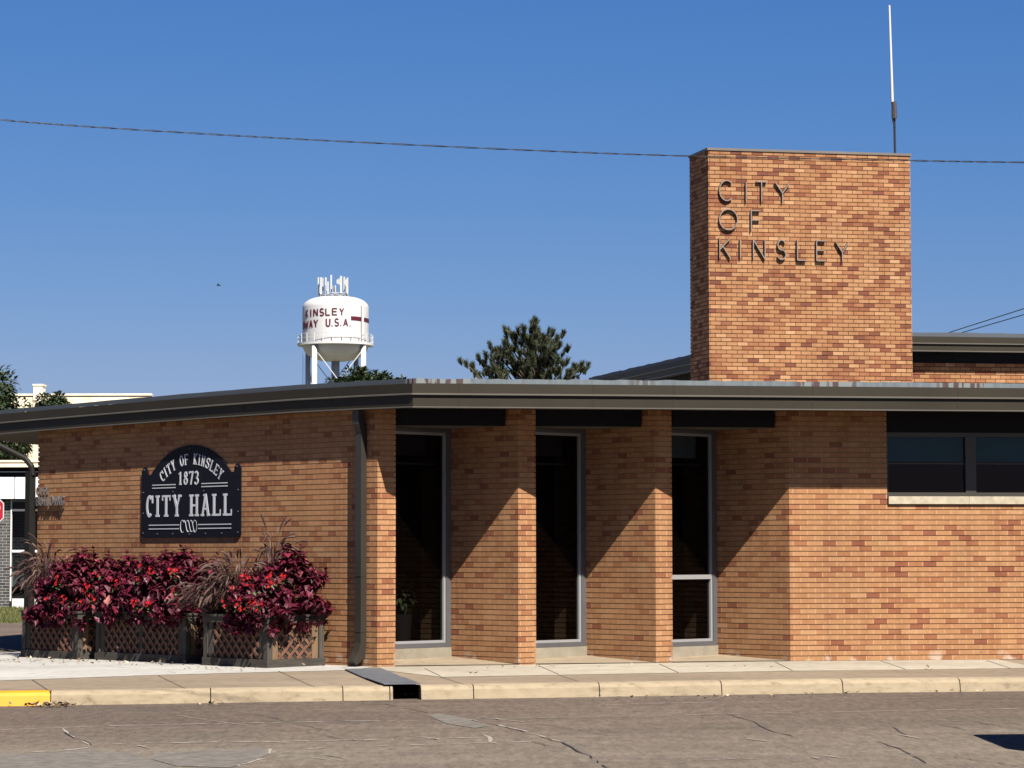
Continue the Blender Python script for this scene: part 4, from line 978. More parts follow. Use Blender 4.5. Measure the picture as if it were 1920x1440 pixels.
def flowers(label, pts, pl, seed, grp='red flowers in the planters'):
    rn = random.Random(seed); P0 = pl[1]; off = .22
    Q = [on_plane(x, y, v3(P0 + nL * rn.uniform(off - .05, off + .1), 0), (nL.x, nL.y, 0)) for x, y in pts]
    c = sum(Q, Vector()) / len(Q); root = thing('red_flower_plant', label, 'flowering plant', tuple(c - UP * .1), grp)
    g = MB(); st = MB()
    for q in Q:
        m = MB()
        for k in range(rn.randint(2, 4)):
            b = q + Vector((rn.uniform(-.045, .045), rn.uniform(-.04, .04), rn.uniform(-.045, .045))); nrm = (nL.to_3d() + UP * .5 + Vector((rn.uniform(-.5, .5), rn.uniform(-.3, .3), rn.uniform(-.4, .4)))).normalized()
            s0 = nrm.orthogonal().normalized(); s1 = nrm.cross(s0)
            for j in range(5):
                a = j * 2 * math.pi / 5; d = s0 * math.cos(a) + s1 * math.sin(a) + nrm * .3
                leaf(m, b, d, nrm, rn.uniform(.024, .036), .026, rn.random(), .1)
        m.build('blossom', M_RED, root)
        for k in range(4): leaf(g, q + Vector((rn.uniform(-.07, .07), 0, rn.uniform(-.1, -.03))) - nL.to_3d() * .02, Vector((rn.uniform(-1, 1), rn.uniform(-1, 0), rn.uniform(-.5, .5))), UP, .05, .035, rn.random())
        g.tube([q, q - UP * .06 - nL.to_3d() * .16], .003, 3, col=.3)
    g.build('leaves', M_GRN, root)
def pp(pl, a, b, z=0.0): return pl[5](a, b, pl[3] - .08 + z)
coleus('dark red coleus crowning the right end of the right planter, nearest the downspout', pp(PL1, .12, .48, .12), .50, .62, .86, dL, dWr, 11, 64, -.35)
coleus('dark red coleus at the front corner of the right planter, trailing over its rim', pp(PL1, .42, .18, .06), .46, .44, .62, dL, dWr, 12, 50, -.3)
coleus('low dark red coleus behind the fountain grass of the right planter', pp(PL1, .95, .62, .05), .34, .34, .60, dL, dWr, 13, 30, -.1)
coleus('dark red coleus at the right end of the middle planter, beside the drooping grass', pp(PL2, .35, .34, .12), .50, .64, .88, dL, dWr, 14, 64, -.3)
coleus('dark red coleus in the centre of the middle planter, under the sign', pp(PL2, 1.0, .34, .12), .54, .64, .86, dL, dWr, 15, 68, -.3)
coleus('dark red coleus at the left end of the middle planter', pp(PL2, PL2[2] - .35, .34, .10), .50, .64, .84, dL, dWr, 16, 64, -.3)
coleus('dark red coleus at the right end of the left planter', pp(PL3, .3, .34, .12), .52, .64, .90, dL, dWr, 17, 66, -.3)
coleus('dark red coleus in the left planter beside the leftmost grass', pp(PL3, .85, .30, .06), .48, .58, .66, dL, dWr, 18, 50, -.3)
fgrass('purple fountain grass spilling over the left end of the right planter', pp(PL1, 1.02, .30, .0), 1.08, .52, (nL.x * .14, nL.y * .14, 0), 21, 380, 140)
fgrass('purple fountain grass with tall upright plumes in the right planter, against the wall', pp(PL1, .80, .70, .05), 1.48, .46, (.10, 0, 0), 22, 200, 60)
fgrass('purple fountain grass leaning left at the end of the left planter', pp(PL3, PL3[2] - .10, .42, .0), 1.34, .55, (-.16, 0, 0), 23, 360, 120)
fgrass('purple fountain grass drooping over the gap between the middle and right planters', pp(PL1, PL1[2] - .05, .18, .0), 0.70, .55, (nL.x * .22, nL.y * .22, 0), 24, 260, 90)
flowers('red flowers at the front left of the right planter, under the grass', [(424, 1130), (434, 1118), (446, 1128), (455, 1140), (468, 1132), (480, 1126), (441, 1100), (470, 1102), (486, 1138), (447, 1140)], PL1, 31)
flowers('red flowers among the coleus leaves of the right planter', [(458, 1082), (467, 1078), (515, 1074), (510, 1096), (526, 1085), (532, 1084), (500, 1085)], PL1, 32)
flowers('red flowers on the right half of the middle planter', [(318, 1070), (325, 1075), (330, 1066), (357, 1100), (340, 1132), (325, 1103), (283, 1078), (283, 1066)], PL2, 33)
flowers('red flowers on the left half of the middle planter', [(263, 1056), (256, 1085), (274, 1130), (278, 1134), (253, 1132), (215, 1092)], PL2, 34)
flowers('red flowers on the left planter', [(106, 1085), (109, 1092), (165, 1100), (160, 1108), (180, 1075), (123, 1124), (150, 1124), (172, 1122), (90, 1120)], PL3, 35)
# ------------------------------------------------------------------ steel plate over the drain gutter
c0 = [pside(646, 1257), pside(715, 1255.6), pside(757, 1273.6), pside(686, 1274.6)]
c1 = [pside(685.5, 1274.4), pside(757.5, 1273.4), pside(797, 1290.5), pside(727, 1291.5)]
c1 = [Vector((q.x, q.y, q.z)) if dd(q) < 3.25 else v3(ud(uu(q), 3.25), gside(ud(uu(q), 3.0))) for q in c1]
M_STEEL = plain('galvanised_plate', (0.115, 0.128, 0.142), .55, .18, 4, .1, 30, metal=.25)
dp = thing('drain_cover', 'blue grey steel plate laid across the pavement over the drain mouth', 'drain cover', tuple(c0[0]))
for q, z_ in ((c0, .012), (c1, .018)):
    m = MB(); m.prism([p + Vector((0, 0, z_)) for p in q], (0, 0, .009)); m.build('plate', M_STEEL, dp)
# ------------------------------------------------------------------ litter
M_LITTER = leaf_mat('dry_leaf', [(0, (.06, .045, .03)), (.6, (.24, .17, .10)), (1, (.5, .42, .30))], .9, .1)
def litter(name, label, spots, seed):
    rn = random.Random(seed); m = MB()
    for (px, py, sx, sy, n, fn, sz) in spots:
        for k in range(n):
            p = fn(rn.gauss(px, sx), rn.gauss(py, sy)) + Vector((0, 0, rn.uniform(.008, .03)))
            a = rn.uniform(0, 6.3); leaf(m, p, Vector((math.cos(a), math.sin(a), rn.uniform(-.1, .5))), UP + Vector((rn.uniform(-.5, .5), rn.uniform(-.5, .5), 0)), sz * rn.uniform(.5, 1.3), sz * .5, rn.random() ** 1.5, -.1)
    o = m.build(name, M_LITTER); tag(o, label, 'leaf litter', kind='stuff')
litter('fallen_leaves', 'dry fallen leaves and twigs gathered along the kerb and round the planters',
       [(95, 1324, 26, 2.0, 130, proad, .085), (762, 1304, 16, 1.5, 60, proad, .09), (392, 1322.5, 18, .8, 9, proad, .07), (1180, 1310, 60, 1.2, 8, proad, .07), (1370, 1307.5, 60, 1.2, 14, proad, .075), (1540, 1304, 50, 1.2, 9, proad, .08), (1800, 1299, 50, 1, 7, proad, .07),
        (200, 1244, 120, 3, 60, pside, .07), (60, 1240, 40, 3, 30, pside, .07), (420, 1256, 50, 2, 16, pside, .06), (880, 1265, 6, 1, 2, pside, .08), (1180, 1252, 160, 3, 8, pside, .05), (640, 1251, 30, 1, 8, pside, .06), (1740, 1258, 3, 1, 2, pside, .09), (960, 1251, 60, 1, 6, pside, .05)], 41)
# ------------------------------------------------------------------ whip antenna on the sign tower
ab = at_y(1679, 296, 45.35); at0 = at_y(1676.5, 205, 45.35); at1 = at_y(1667.5, 10, 45.35)
an = thing('whip_antenna', 'tall white whip antenna on a dark mast above the brick tower', 'antenna', tuple(ab))
M_MAST = plain('mast_dark', (0.02, 0.02, 0.022), .5, .1); M_FIBRE = plain('white_fibreglass', (0.5, 0.5, 0.49), .4, .03)
m = MB(); m.tube([ab - UP * .5, at0], .021, 8); m.build('mast', M_MAST, an)
m = MB(); wb = at_y(1674.5, 216, 45.33); m.tube([at_y(1673.5, 196, 45.33), at1], [.025, .018], 8); m.build('whip', M_FIBRE, an)
m = MB(); m.tube([at_y(1677.5, 222, 45.32), at_y(1676, 191, 45.32)], .045, 8); m.build('clamp', plain('clamp_dark', (.05, .045, .045), .5), an)
m = MB(); m.tube([at_y(1672.5, 205, 45.30), at_y(1673, 222, 45.30), at_y(1677, 238, 45.32)], .012, 6); m.build('cable', M_MAST, an)
# ------------------------------------------------------------------ overhead wires
M_WIRE = plain('wire_dark', (0.010, 0.010, 0.013), .6, .1)
def spline(pts, n):
    out = []
    for k in range(n + 1):
        t = k / n * (len(pts) - 1); i = min(int(t), len(pts) - 2); f = t - i
        p0 = pts[max(i - 1, 0)]; p1 = pts[i]; p2 = pts[i + 1]; p3 = pts[min(i + 2, len(pts) - 1)]
        out.append(.5 * ((2 * p1) + (p2 - p0) * f + (2 * p0 - 5 * p1 + 4 * p2 - p3) * f * f + (3 * p1 - p0 - 3 * p2 + p3) * f ** 3))
    return out
wp = [at_y(x, y, 26.0) for x, y in ((-700, 150), (-300, 195), (0, 224.5), (167, 237.5), (420, 253), (650, 265.5), (1000, 282), (1290, 292.5), (1700, 301), (1920, 304.5), (2300, 309), (2700, 310))]
sp = spline(wp, 900)
m = MB()
for ph in (0, math.pi):
    P = [p + Vector((0, math.cos(k * .25 + ph) * .0055, math.sin(k * .25 + .6 * math.sin(k * .037) + ph) * .0055)) for k, p in enumerate(sp)]
    m.tube(P, .0040, 5)
tag(m.build('overhead_wire', M_WIRE, loc=wp[5]), 'twisted black overhead wire sagging across the whole sky', 'power line')
for a, b, lab in ((((1762, 629), (2900, 229)), None, 'upper of two thin service wires behind the right roof'), (((1786, 629), (2900, 266)), None, 'lower of two thin service wires behind the right roof')):
    m = MB(); p = at_y(*a[0], 60); q = at_y(*a[1], 40); m.tube(spline([p, p.lerp(q, .5) - UP * .12, q], 24), .011, 5); tag(m.build('service_wire', M_WIRE, loc=p), lab, 'power line', 'service wires on the right')
# ------------------------------------------------------------------ water tower
WZ = 400.0; sW = WZ / FPX
wc = at_y(628, 1036, WZ)
def wz(py): return at_y(628, py, WZ).z
M_WT = plain('tank_white', (0.50, 0.505, 0.51), .5, .04, .3); M_WTL = plain('tank_red', (0.075, 0.005, 0.016), .5, .1, 1); M_WTG = plain('steel_grey', (.30, .31, .33), .5, .1)
wt = thing('water_tower', 'white water tower with red KINSLEY lettering and antennas on top', 'water tower', (wc.x, wc.y, -0.6))
RT = 62.3 * sW
prof = []
zb, zw, zs, zt = wz(678), wz(646), wz(578), wz(556.5)
for k in range(13): a = k / 12 * math.pi / 2; prof.append((max(.05, RT * math.sin(a) ** .72), zw - (zw - zb) * math.cos(a) if k < 12 else zw))
for k in range(1, 5): prof.append((RT, zw + (zs - zw) * k / 4))
for k in range(1, 13): a = k / 12 * math.pi / 2; prof.append((max(.05, RT * math.cos(a) ** .62), zs + (zt - zs) * math.sin(a)))
m = MB(); m.lathe((wc.x, wc.y, 0), prof, 72); m.build('tank', M_WT, wt, smooth=True)
m = MB(); Rb = 71.5 * sW; m.lathe((wc.x, wc.y, 0), [(RT, wz(649)), (Rb, wz(649)), (Rb, wz(644.5)), (Rb - .15, wz(644.5)), (Rb - .15, wz(648)), (RT, wz(648))], 72); m.build('balcony', M_WT, wt)
m = MB()
for py in (628.5, 636):
    P = [Vector((wc.x + (Rb - .1) * math.cos(a * 2 * math.pi / 48), wc.y + (Rb - .1) * math.sin(a * 2 * math.pi / 48), wz(py))) for a in range(49)]; m.tube(P, .035, 5)
for k in range(24):
    a = k * 2 * math.pi / 24; m.bar((wc.x + (Rb - .1) * math.cos(a), wc.y + (Rb - .1) * math.sin(a), wz(645)), (wc.x + (Rb - .1) * math.cos(a), wc.y + (Rb - .1) * math.sin(a), wz(628)), .09)
m.build('railing', M_WT, wt)
legs = []
for a in (-33, 57, 147, 237):
    x = wc.x + 65 * sW * math.sin(R(a)); y = wc.y - 65 * sW * math.cos(R(a)); legs.append(Vector((x, y, 0)))
    m = MB(); m.tube([(x, y, -.6), (x, y, wz(651))], .40, 14); m.tube([(x, y, wz(651)), (x, y, wz(646))], [.40, .15], 14, cap=False); m.build('leg', M_WT, wt, smooth=True)
m = MB(); m.tube([(wc.x, wc.y, -.6), (wc.x, wc.y, wz(675))], .63, 16); m.build('riser_pipe', M_WT, wt, smooth=True)
for k in range(4):
    a, b = legs[k], legs[(k + 1) % 4]; m = MB()
    zt_, zl = wz(657), wz(778); m.tube([a + UP * zt_, b + UP * zl], .075, 5); m.tube([b + UP * zt_, a + UP * zl], .075, 5); m.tube([a + UP * wz(778), b + UP * wz(778)], .07, 5); m.build('brace', M_WT, wt)
m = MB(); lx = legs[3] + Vector((-.55, -.2, 0))
for dx in (-.22, .22): m.tube([lx + Vector((dx, 0, 0)), lx + Vector((dx, 0, wz(660)))], .035, 4)
for k in range(60): m.tube([lx + Vector((-.22, 0, 12 + k * .33)), lx + Vector((.22, 0, 12 + k * .33))], .022, 4)
m.build('ladder', M_WTG, wt)
def tkfn(x, y, d): a = x / RT; return Vector((wc.x + (RT + .02 + d) * math.sin(a), wc.y - (RT + .02 + d) * math.cos(a), y))
def ang(px): return math.asin(max(-.999, min(.999, (px - 628) / 66.0))) * RT
def tword(items, name):
    m = MB()
    for ch, x0, x1, y0, y1, st in items:
        xa, xb = ang(x0), ang(x1) if x1 < 691 else RT * 1.5
        glyph(m, ch, xa + .14, wz(y1) + .1, max(xb - xa - .20, .001), wz(y0) - wz(y1) - .16, .20 if st == 0 else .17, tkfn, .0, .05)
    m.build(name, M_WTL, wt)
tword([('K', 571.5, 576.5, 584, 598.5, 0), ('I', 581.5, 583, 583.5, 598.5, 0), ('N', 587.5, 597, 583.5, 598, 0), ('S', 600, 609.5, 583.5, 598, 0), ('L', 611.5, 622, 583.5, 597.5, 0), ('E', 624.5, 636, 583.5, 597, 0), ('Y', 639, 648.5, 583, 597.5, 0)], 'lettering')
tword([('D', 565.8, 568.8, 605, 620, 0), ('W', 569.3, 577.5, 604.5, 620, 0), ('A', 579, 586.5, 604, 619, 0), ('Y', 588, 597.5, 603.5, 618.5, 0)], 'lettering')
tword([('U', 612.5, 622, 602.5, 618, 0), ('.', 623.5, 627, 603, 618, 0), ('S', 629.5, 639, 602.5, 617.5, 0), ('.', 640.5, 644, 603, 617.5, 0), ('A', 646.5, 656, 602.5, 617.5, 0), ('.', 658, 662, 603, 617.5, 0)], 'lettering')
m = MB(); P0 = []; n_ = 16
for k in range(n_):
    x0 = ang(662) + (RT * 1.62 - ang(662)) * k / n_; x1 = ang(662) + (RT * 1.62 - ang(662)) * (k + 1) / n_
    def zz(x): return wz(597.5 + (x - ang(662)) / RT * 1.2)
    m.quad(tkfn(x0, zz(x0) - .62, .02), tkfn(x1, zz(x1) - .62, .02), tkfn(x1, zz(x1), .02), tkfn(x0, zz(x0), .02))
m.build('painted_stripe', M_WTL, wt)
m = MB(); P = [tkfn(R(54) * RT, z, .25) for z in (wz(644), wz(590), wz(578))] + [Vector((wc.x + 46 * sW, wc.y - 25 * sW, wz(565))), Vector((wc.x + 34 * sW, wc.y - 20 * sW, wz(561)))]; m.tube(P, .2, 6); m.build('roof_ladder', M_WT, wt)
rn = random.Random(8)
M_ANT = plain('antenna_white', (0.42, 0.425, 0.42), .5, .05)
m0 = None
for k, (px, y0, y1, w, dpt) in enumerate(((597, 520, 552, 2.6, -1), (602, 520, 552, 3.6, -2.0), (605.5, 521, 545, 2.2, .8), (611, 520, 545, 3.2, -.5), (615, 528, 551, 3.0, -2.2), (621, 515.5, 547, 3.2, -1.6), (633, 524, 532, 3.5, 1.2), (636, 522, 534, 2.0, 1.5), (639.5, 517.5, 550, 4.0, -2.0), (645.5, 519, 545, 3.0, -.6), (648.5, 524, 549, 2.6, 1), (651.5, 520.5, 551, 3.0, -1.5), (629, 535, 548, 2.2, .5))):
    p = at_y(px, y1, WZ + dpt); q = at_y(px, y0, WZ + dpt)
    m = MB(); m.box((p.x - w * sW / 2, p.y - .12, p.z), (p.x + w * sW / 2, p.y + .12, q.z)); m.build('panel_antenna', M_ANT, wt)
m = MB()
for k in range(12):
    a = k * math.pi / 6; p = Vector((wc.x - 4 * sW + 27 * sW * math.cos(a), wc.y + 27 * sW * math.sin(a), 0)); m.tube([p + UP * wz(561), p + UP * wz(538)], .09, 5); q = Vector((wc.x - 4 * sW + 27 * sW * math.cos(a + math.pi / 6), wc.y + 27 * sW * math.sin(a + math.pi / 6), 0))
    m.tube([p + UP * wz(551), q + UP * wz(556)], .08, 4); m.tube([p + UP * wz(551), q + UP * wz(551)], .09, 4); m.tube([p + UP * wz(556), Vector((wc.x - 4 * sW, wc.y, wz(553)))], .08, 4)
m.build('antenna_frame', M_WTG, wt)
# ------------------------------------------------------------------ trees
M_LEAFD = leaf_mat('tree_leaf', [(0, (.010, .018, .007)), (.6, (.028, .045, .017)), (1, (.07, .095, .035))], .5, .35, .12)
M_NEED = leaf_mat('pine_needle', [(0, (.012, .018, .009)), (.6, (.034, .043, .020)), (1, (.10, .105, .05))], .6, .3, .1)
M_BARK = plain('bark', (.09, .07, .05), .95, .3, 6, .5, 20)
def tree(label, cx, cy, z, rpx, seed, nclump=46, leafs=90, lsz=.13, squash=1.0, ground=-.5, group='trees behind the city hall'):
    rn = random.Random(seed); c = at_y(cx, cy, z); r = rpx * z / FPX
    root = thing('leafy_tree', label, 'tree', (c.x, c.y, ground), group)
    t = MB(); t.tube([(c.x, c.y, ground), (c.x + .1 * r, c.y, c.z - r * .4), (c.x, c.y, c.z + r * .5)], [.10 * r + .06, .07 * r + .04, .02], 8)
    m = MB()
    for k in range(nclump):
        d = Vector((rn.gauss(0, 1), rn.gauss(0, 1), rn.gauss(0, 1))).normalized(); q = c + Vector((d.x, d.y, d.z * squash)) * r * rn.uniform(.45, .92); cr_ = r * rn.uniform(.16, .30)
        if k % 3 == 0: t.tube([(c.x, c.y, c.z - r * .5), q.lerp(c, .4), q], [.03 * r + .02, .02 * r + .01, .01], 5)
        for j in range(leafs):
            e = Vector((rn.gauss(0, 1), rn.gauss(0, 1), rn.gauss(0, 1))).normalized(); p = q + e * cr_ * rn.uniform(.5, 1.1)
            leaf(m, p, (e + Vector((rn.uniform(-.6, .6), rn.uniform(-.6, .6), rn.uniform(-.8, .2)))), UP + e * .5, lsz * rn.uniform(.6, 1.3), lsz * .62, rn.random())
    t.build('trunk', M_BARK, root); m.build('crown', M_LEAFD, root)
tree('dark leafy tree at the far left, in front of the cream building', -62, 818, 85, 132, 51, 170, 170, .20)
tree('small dark treetop peeping over the roof before the cream building', 103, 786, 85, 46, 52, 50, 120, .14)
tree('dark leafy tree between the legs of the water tower', 664, 742, 200, 52, 53, 70, 130, .36)
tree('dark leafy tree to the right of the water tower', 722, 746, 200, 50, 54, 70, 130, .36)
PZ = 70.0
pt = at_y(1000, 760, PZ); pine = thing('pine_tree', 'dark pine tree with tufted branch tips rising behind the flat roof', 'tree', (pt.x, pt.y, -.5))
rn = random.Random(61); t = MB(); nd = MB()
top = at_y(1004, 606, PZ); base_ = Vector((pt.x, pt.y, -.5)); t.tube([base_, base_.lerp(top, .5), base_.lerp(top, .93)], [.18, .08, .012], 8)
def tuft(p, d, ln, n=34):
    d = d.normalized(); s0 = d.orthogonal().normalized(); s1 = d.cross(s0)
    for i in range(n):
        a = rn.uniform(0, 6.283); sp_ = rn.uniform(.25, 1.0); v = (d + (s0 * math.cos(a) + s1 * math.sin(a)) * sp_).normalized(); b = p - d * rn.uniform(0, ln * .9); L = ln * rn.uniform(.7, 1.15)
        s = v.cross(Vector((rn.uniform(-1, 1), rn.uniform(-1, 1), rn.uniform(-1, 1)))).normalized() * .011
        nd.add([b - s, b + s, b + v * L], [(0, 1, 2)], None, 0, rn.random())
tips = [(1004, 603), (982, 616), (971.5, 618), (948, 621), (960, 628), (945.5, 641), (919, 648), (932, 656), (863, 676), (896, 669), (884, 687), (922, 678), (1035, 622), (1055, 626), (1020, 631), (1065, 652), (1064, 676), (1091, 682), (1103, 684), (1078, 686), (990, 640), (1008, 650), (1040, 655), (1050, 645), (975, 660), (958, 668), (1015, 672), (1046, 680), (990, 690), (940, 690), (1070, 697), (910, 696), (1030, 696), (965, 700), (874, 681), (905, 681), (911, 664), (929, 666), (926, 691), (1086, 690), (1096, 692), (937, 654), (950, 634), (1030, 634), (1045, 634), (1002, 612), (1008, 618), (999, 622), (1005, 628), (1012, 636), (994, 634), (1002, 642)]
for (x, y) in tips + [(rn.uniform(950, 1060), rn.uniform(640, 715)) for _ in range(22)]:
    tip = at_y(x, y, PZ + rn.uniform(-1.2, 1.2)); h0 = max(3.0, tip.z - abs(tip.x - pt.x) * .75 - rn.uniform(.3, .9)); o = base_.lerp(top, min(1, (h0 + .5) / (top.z + .5)))
    mid = o.lerp(tip, .55) - UP * .08; t.tube([o, mid, tip], [.035, .022, .010], 5)
    d = (tip - mid).normalized(); d = (d * .55 + UP).normalized()
    tuft(tip, d, .17, 120)
    for k in range(7):
        f = rn.uniform(.25, .9); q = mid.lerp(tip, f) + Vector((rn.uniform(-.10, .10), rn.uniform(-.16, .16), rn.uniform(.0, .16))); tuft(q, (d * .7 + UP * .7 + Vector((rn.uniform(-.7, .7), rn.uniform(-.7, .7), 0))), .15, 55)
t.build('trunk', M_BARK, pine); nd.build('crown', M_NEED, pine)
# ------------------------------------------------------------------ cream building far left
CZ = 95.0
def cpt(px, py, dz=0): return at_y(px, py, CZ + dz)
cbld = thing('cream_building', 'cream painted brick building with stepped parapet behind the left roof', 'building', (cpt(150, 900).x, CZ, -.5))
M_CREAM = brick_mat('painted_brick', [(0, (.68, .60, .42)), (.5, (.76, .69, .51)), (1, (.80, .74, .57))], (.6, .53, .37), blen=.45, rowh=.2)
def cwall(x0, x1, y, z0, z1, mb):
    mb.quad((x0, y, z0), (x1, y, z0), (x1, y, z1), (x0, y, z1), 0, ((x0, z0), (x1, z0), (x1, z1), (x0, z1)))
    mb.quad((x1, y, z0), (x1, y + 14, z0), (x1, y + 14, z1), (x1, y, z1), 0, ((0, z0), (14, z0), (14, z1), (0, z1)))
    mb.quad((x0, y, z1), (x1, y, z1), (x1, y + 14, z1), (x0, y + 14, z1), 0, ((0, 0), (1, 0), (1, 1), (0, 1)))
m = MB(); xa = cpt(-420, 900).x; xb = cpt(281, 900).x; zt_ = cpt(281, 741.5).z; cwall(xa, xb, CZ, -.5, zt_, m); m.build('wall', M_CREAM, cbld)
m = MB(); m.box((xa, CZ - .05, zt_), (xb + .05, CZ + .35, zt_ + .07)); m.build('coping', plain('cream_coping', (.76, .70, .55), .8, .1), cbld)
m = MB(); x0, x1 = cpt(64, 722).x, cpt(81, 722).x; z1 = cpt(70, 723.5).z; m.box((x0, CZ - .12, zt_ - 1.5), (x1, CZ + .5, z1)); m.box((x0 - .03, CZ - .15, z1), (x1 + .03, CZ + .53, z1 + .06)); m.build('pilaster', plain('cream_paint', (.76, .70, .54), .8, .1, 4, .2, 20), cbld)
# ------------------------------------------------------------------ neighbour across the side street
NZ = 75.0
def npt(px, py, dy=0): return at_y(px, py, NZ + dy)
nb = thing('storefront_building', 'low grey brick storefront with a white fascia panel, left of the city hall', 'building', (npt(30, 1100).x, NZ, -.3))
M_GB = brick_mat('grey_brick', [(0, (.035, .037, .042)), (.5, (.055, .057, .062)), (1, (.08, .08, .083))], (.32, .31, .29), blen=.21, rowh=.085)
xl = npt(-330, 1000).x; xr = npt(330, 1000).x
def nrect(px0, px1, py0, py1, dy, mat, name, th=.1):
    a = npt(px0, py1, dy); b = npt(px1, py0, dy); m = MB(); m.box((a.x, NZ + dy, a.z), (b.x, NZ + dy + th, b.z)); return m.build(name, mat, nb)
m = MB(); zt_ = npt(30, 868).z; jx = npt(18.5, 1000).x
m.quad((xl, NZ, -.4), (jx, NZ, -.4), (jx, NZ, zt_), (xl, NZ, zt_), 0, ((xl, 0), (jx, 0), (jx, zt_ + .4), (xl, zt_ + .4))); m.quad((xl, NZ + .6, -.4), (xr, NZ + .6, -.4), (xr, NZ + .6, zt_), (xl, NZ + .6, zt_), 0, ((xl, 0), (xr, 0), (xr, zt_ + .4), (xl, zt_ + .4)))
m.build('brick_wall', M_GB, nb)
M_WPAN = plain('white_panel', (.80, .81, .82), .35, .03); M_NFR = plain('storefront_frame', (.58, .58, .57), .4, .05); M_TRIM = plain('roof_trim', (.74, .64, .48), .6, .1); M_BRN = plain('brown_trim', (.18, .11, .075), .6, .1)
m = MB(); m.box((xl, NZ - .55, npt(0, 868).z), (xr, NZ + 10, npt(0, 864).z)); m.build('roof', M_TRIM, nb)
m = MB(); m.box((xl, NZ - .52, npt(0, 877).z), (xr, NZ - .42, npt(0, 868.2).z)); m.build('fascia', M_TRIM, nb)
nrect(-330, 330, 877.5, 893, -.30, M_DARK, 'soffit', .2); nrect(-330, 330, 883.5, 886, -.36, M_NFR, 'gutter', .05)
for k in range(8): nrect(-202 + 76.7 * k if k else -330, -126.5 + 76.7 * k, 893.5, 935, -.28, M_WPAN, 'fascia_panel', .2)
nrect(18, 22.5, 935.5, 1127, -.02, M_NFR, 'jamb', .1); nrect(22.5, 200, 935.5, 941, -.02, M_ALU, 'frame_head', .1); nrect(22.5, 200, 954, 958.5, -.03, M_ALU, 'transom', .1); nrect(22.5, 200, 1031, 1035.5, -.03, M_WPAN, 'rail', .1)
nrect(22.5, 200, 1122, 1142, -.01, M_NFR, 'sill', .15)
a = npt(22.5, 1122); b = npt(200, 941); m = MB(); m.quad((a.x, NZ + .06, a.z), (b.x, NZ + .06, a.z), (b.x, NZ + .06, b.z), (a.x, NZ + .06, b.z)); m.build('pane', M_GLASS, nb)
m = MB(); a = npt(20, 1100, .4); b = npt(60, 1072, .4); m.box((a.x, NZ + .4, a.z), (b.x, NZ + .45, b.z)); m.build('beige_reflection', plain('reflection_beige', (.6, .58, .5), .8), nb)  # beige board added behind the glass to imitate a reflection
# grass verge in front of it
rn = random.Random(71); m = MB(); x0 = at_y(-120, 1150, 66).x; x1 = at_y(120, 1150, 66).x
for k in range(9000):
    x = rn.uniform(x0, x1); y = rn.uniform(58.8, 74.3); h = rn.uniform(.05, .14); a = rn.uniform(0, 6.3); s = Vector((math.cos(a), math.sin(a), 0)) * .018; p = Vector((x, y, -.13))
    m.add([p - s, p + s, p + Vector((rn.uniform(-.06, .06), rn.uniform(-.06, .06), h))], [(0, 1, 2)], None, 0, rn.random())
m.quad((x0 - 20, 58.4, -.12), (x1 + 20, 58.4, -.12), (x1 + 20, 74.9, -.10), (x0 - 20, 74.9, -.10))
tag(m.build('grass', leaf_mat('verge_grass', [(0, (.05, .06, .018)), (.5, (.085, .095, .03)), (1, (.16, .15, .06))], .8, .2)), 'short green verge grass beside the side street', 'grass', kind='stuff')
# ------------------------------------------------------------------ stop sign at the left edge
SZ = 56.0
sc_ = at_y(-26, 957.5, SZ); rs = 33.5 * SZ / FPX
ss = thing('stop_sign', 'red octagonal stop sign cut by the left edge', 'road sign', (sc_.x, SZ, -.15))
def octo(r_, y, z0=0): return [Vector((sc_.x + r_ * math.cos(R(22.5 + 45 * k)), y, sc_.z + r_ * math.sin(R(22.5 + 45 * k)))) for k in range(8)]
m = MB(); m.prism(octo(rs / math.cos(R(22.5)), SZ), (0, .006, 0)); m.build('border', M_SWHITE, ss)
m = MB(); m.prism(octo((rs - .022) / math.cos(R(22.5)), SZ - .003), (0, .002, 0)); m.build('panel', plain('stop_red', (.32, .012, .018), .4, .06), ss)
m = MB()
for k, ch in enumerate('STOP'): glyph(m, ch, sc_.x - .29 + k * .153, sc_.z - .125, .115, .25, .042, lambda x, z, d: Vector((x, SZ - .0035 - d, z)), .0, .003)
m.build('lettering', M_SWHITE, ss)
m = MB(); m.bar((sc_.x, SZ + .03, -.2), (sc_.x, SZ + .03, sc_.z + rs * .8), .05); m.build('post', M_ALU, ss)
# ------------------------------------------------------------------ a bird, and a plant behind the first window
bp = at_y(410, 535, 60); m = MB()
m.tube([bp + Vector((-.05, 0, 0)), bp + Vector((-.02, 0, .004)), bp + Vector((.03, 0, 0)), bp + Vector((.055, 0, -.004))], [.004, .016, .013, .003], 6)
for sg in (1, -1): m.add([bp + Vector((.02, 0, .005)), bp + Vector((-.02, 0, .005)), bp + Vector((-.03 * 1, sg * .03 - .01, .045)), bp + Vector((.0 , sg * .06, .03))], [(0, 1, 2, 3)])
tag(m.build('bird', M_MAST, loc=bp), 'tiny dark bird flying in the blue sky left of the water tower', 'bird')
ip = at_y(752, 1150, 35.9); ipr = thing('potted_plant', 'green leafy plant behind the glass of the leftmost window', 'plant', (ip.x, ip.y, .12))
rn = random.Random(77); m = MB()
for k in range(130):
    e = Vector((rn.gauss(0, 1), rn.gauss(0, 1), rn.gauss(0, 1))).normalized(); leaf(m, ip + UP * .25 + Vector((e.x * .16, e.y * .14, e.z * .2)), e + UP * rn.uniform(-.6, .3), UP, .11, .05, rn.random())
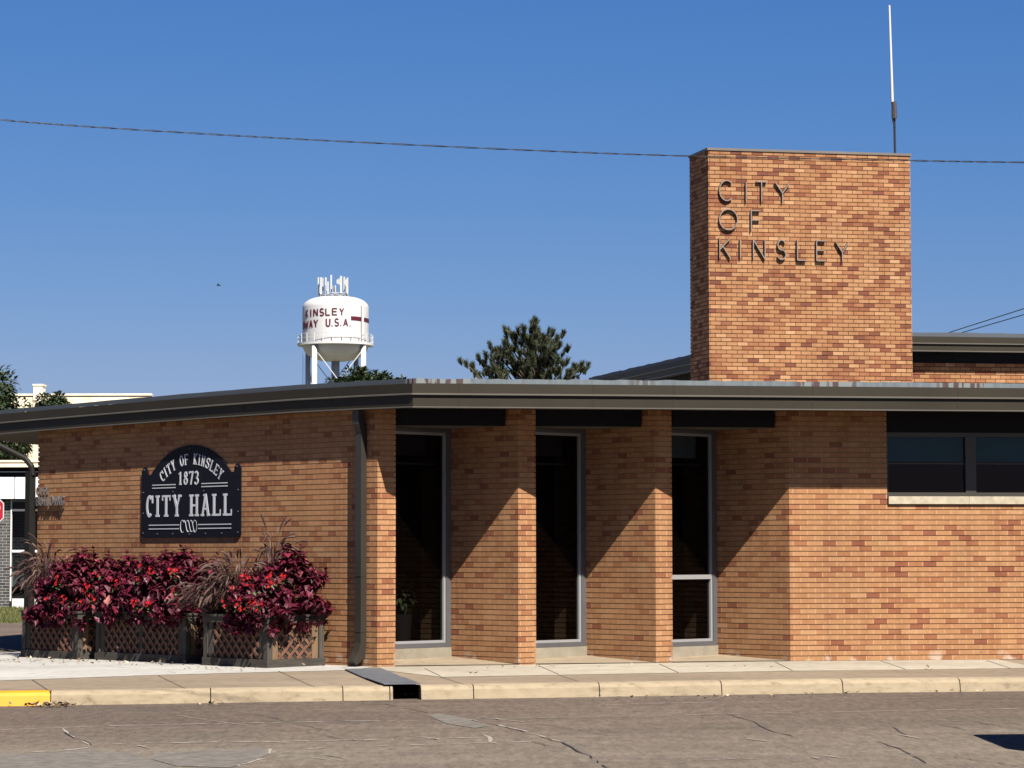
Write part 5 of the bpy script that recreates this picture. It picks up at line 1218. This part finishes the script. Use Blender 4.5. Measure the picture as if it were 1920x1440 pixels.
m.build('leaves', leaf_mat('house_plant_leaf', [(0, (.05, .075, .02)), (1, (.20, .22, .07))], .5, .3, .2), ipr)
m = MB(); m.lathe((ip.x, ip.y, 0), [(.02, .12), (.12, .12), (.15, .62), (.13, .62), (.12, .58), (.01, .58)], 20); m.build('pot', plain('pot_clay', (.03, .02, .015), .8), ipr)
# ------------------------------------------------------------------ pickup standing just outside the right edge, casting its shadow on the road
VX, VY = 4.69, 21.97
gz = groad((VX, VY)); pk = thing('parked_pickup', 'dark pickup standing just beyond the right edge, its shadow on the road', 'pickup', (VX, VY, gz))
M_CAR = plain('car_paint_dark', (.018, .02, .024), .25, .05, spec=.6); M_TYRE = plain('tyre', (.02, .02, .02), .85, .1)
def vp(x, y, z): return Vector((VX + x, VY + y, gz + z))
side = [(.05, .38), (0, .55), (.0, 1.05), (.05, 1.16), (1.15, 1.24), (1.95, 1.86), (3.3, 1.9), (3.55, 1.3), (5.3, 1.26), (5.4, .55), (5.3, .42)]
m = MB(); m.prism([vp(x, .05, z) for x, z in side], (0, 1.8, 0)); bd_ = m.build('body', M_CAR, pk); bv = bd_.modifiers.new('bevel', 'BEVEL'); bv.width = .07; bv.segments = 3; bv.limit_method = 'ANGLE'
for y_ in (.02, 1.86):
    m = MB(); m.prism([vp(x, y_, z) for x, z in ((1.45, 1.28), (2.02, 1.76), (3.2, 1.79), (3.35, 1.3))], (0, .02, 0)); m.build('side_window', M_DARK, pk)
for x_ in (1.0, 4.2):
    for y_ in (0, 1.66):
        m = MB(); c = vp(x_, y_, .38); m.tube([c, c + Vector((0, .24, 0))], .38, 24); w_ = m.build('wheel', M_TYRE, pk); m = MB(); m.tube([c + Vector((0, -.01, 0)), c + Vector((0, .25, 0))], .22, 16); m.build('rim', M_ALU, w_)
for y_ in (.12, 1.3):
    m = MB(); m.box(tuple(vp(-.004, y_, .75)), tuple(vp(.05, y_ + .3, .92))); m.build('headlight', M_SWHITE, pk)
m = MB(); m.box(tuple(vp(-.05, .05, .42)), tuple(vp(.02, 1.1, .62))); m.build('bumper', M_ALU, pk)
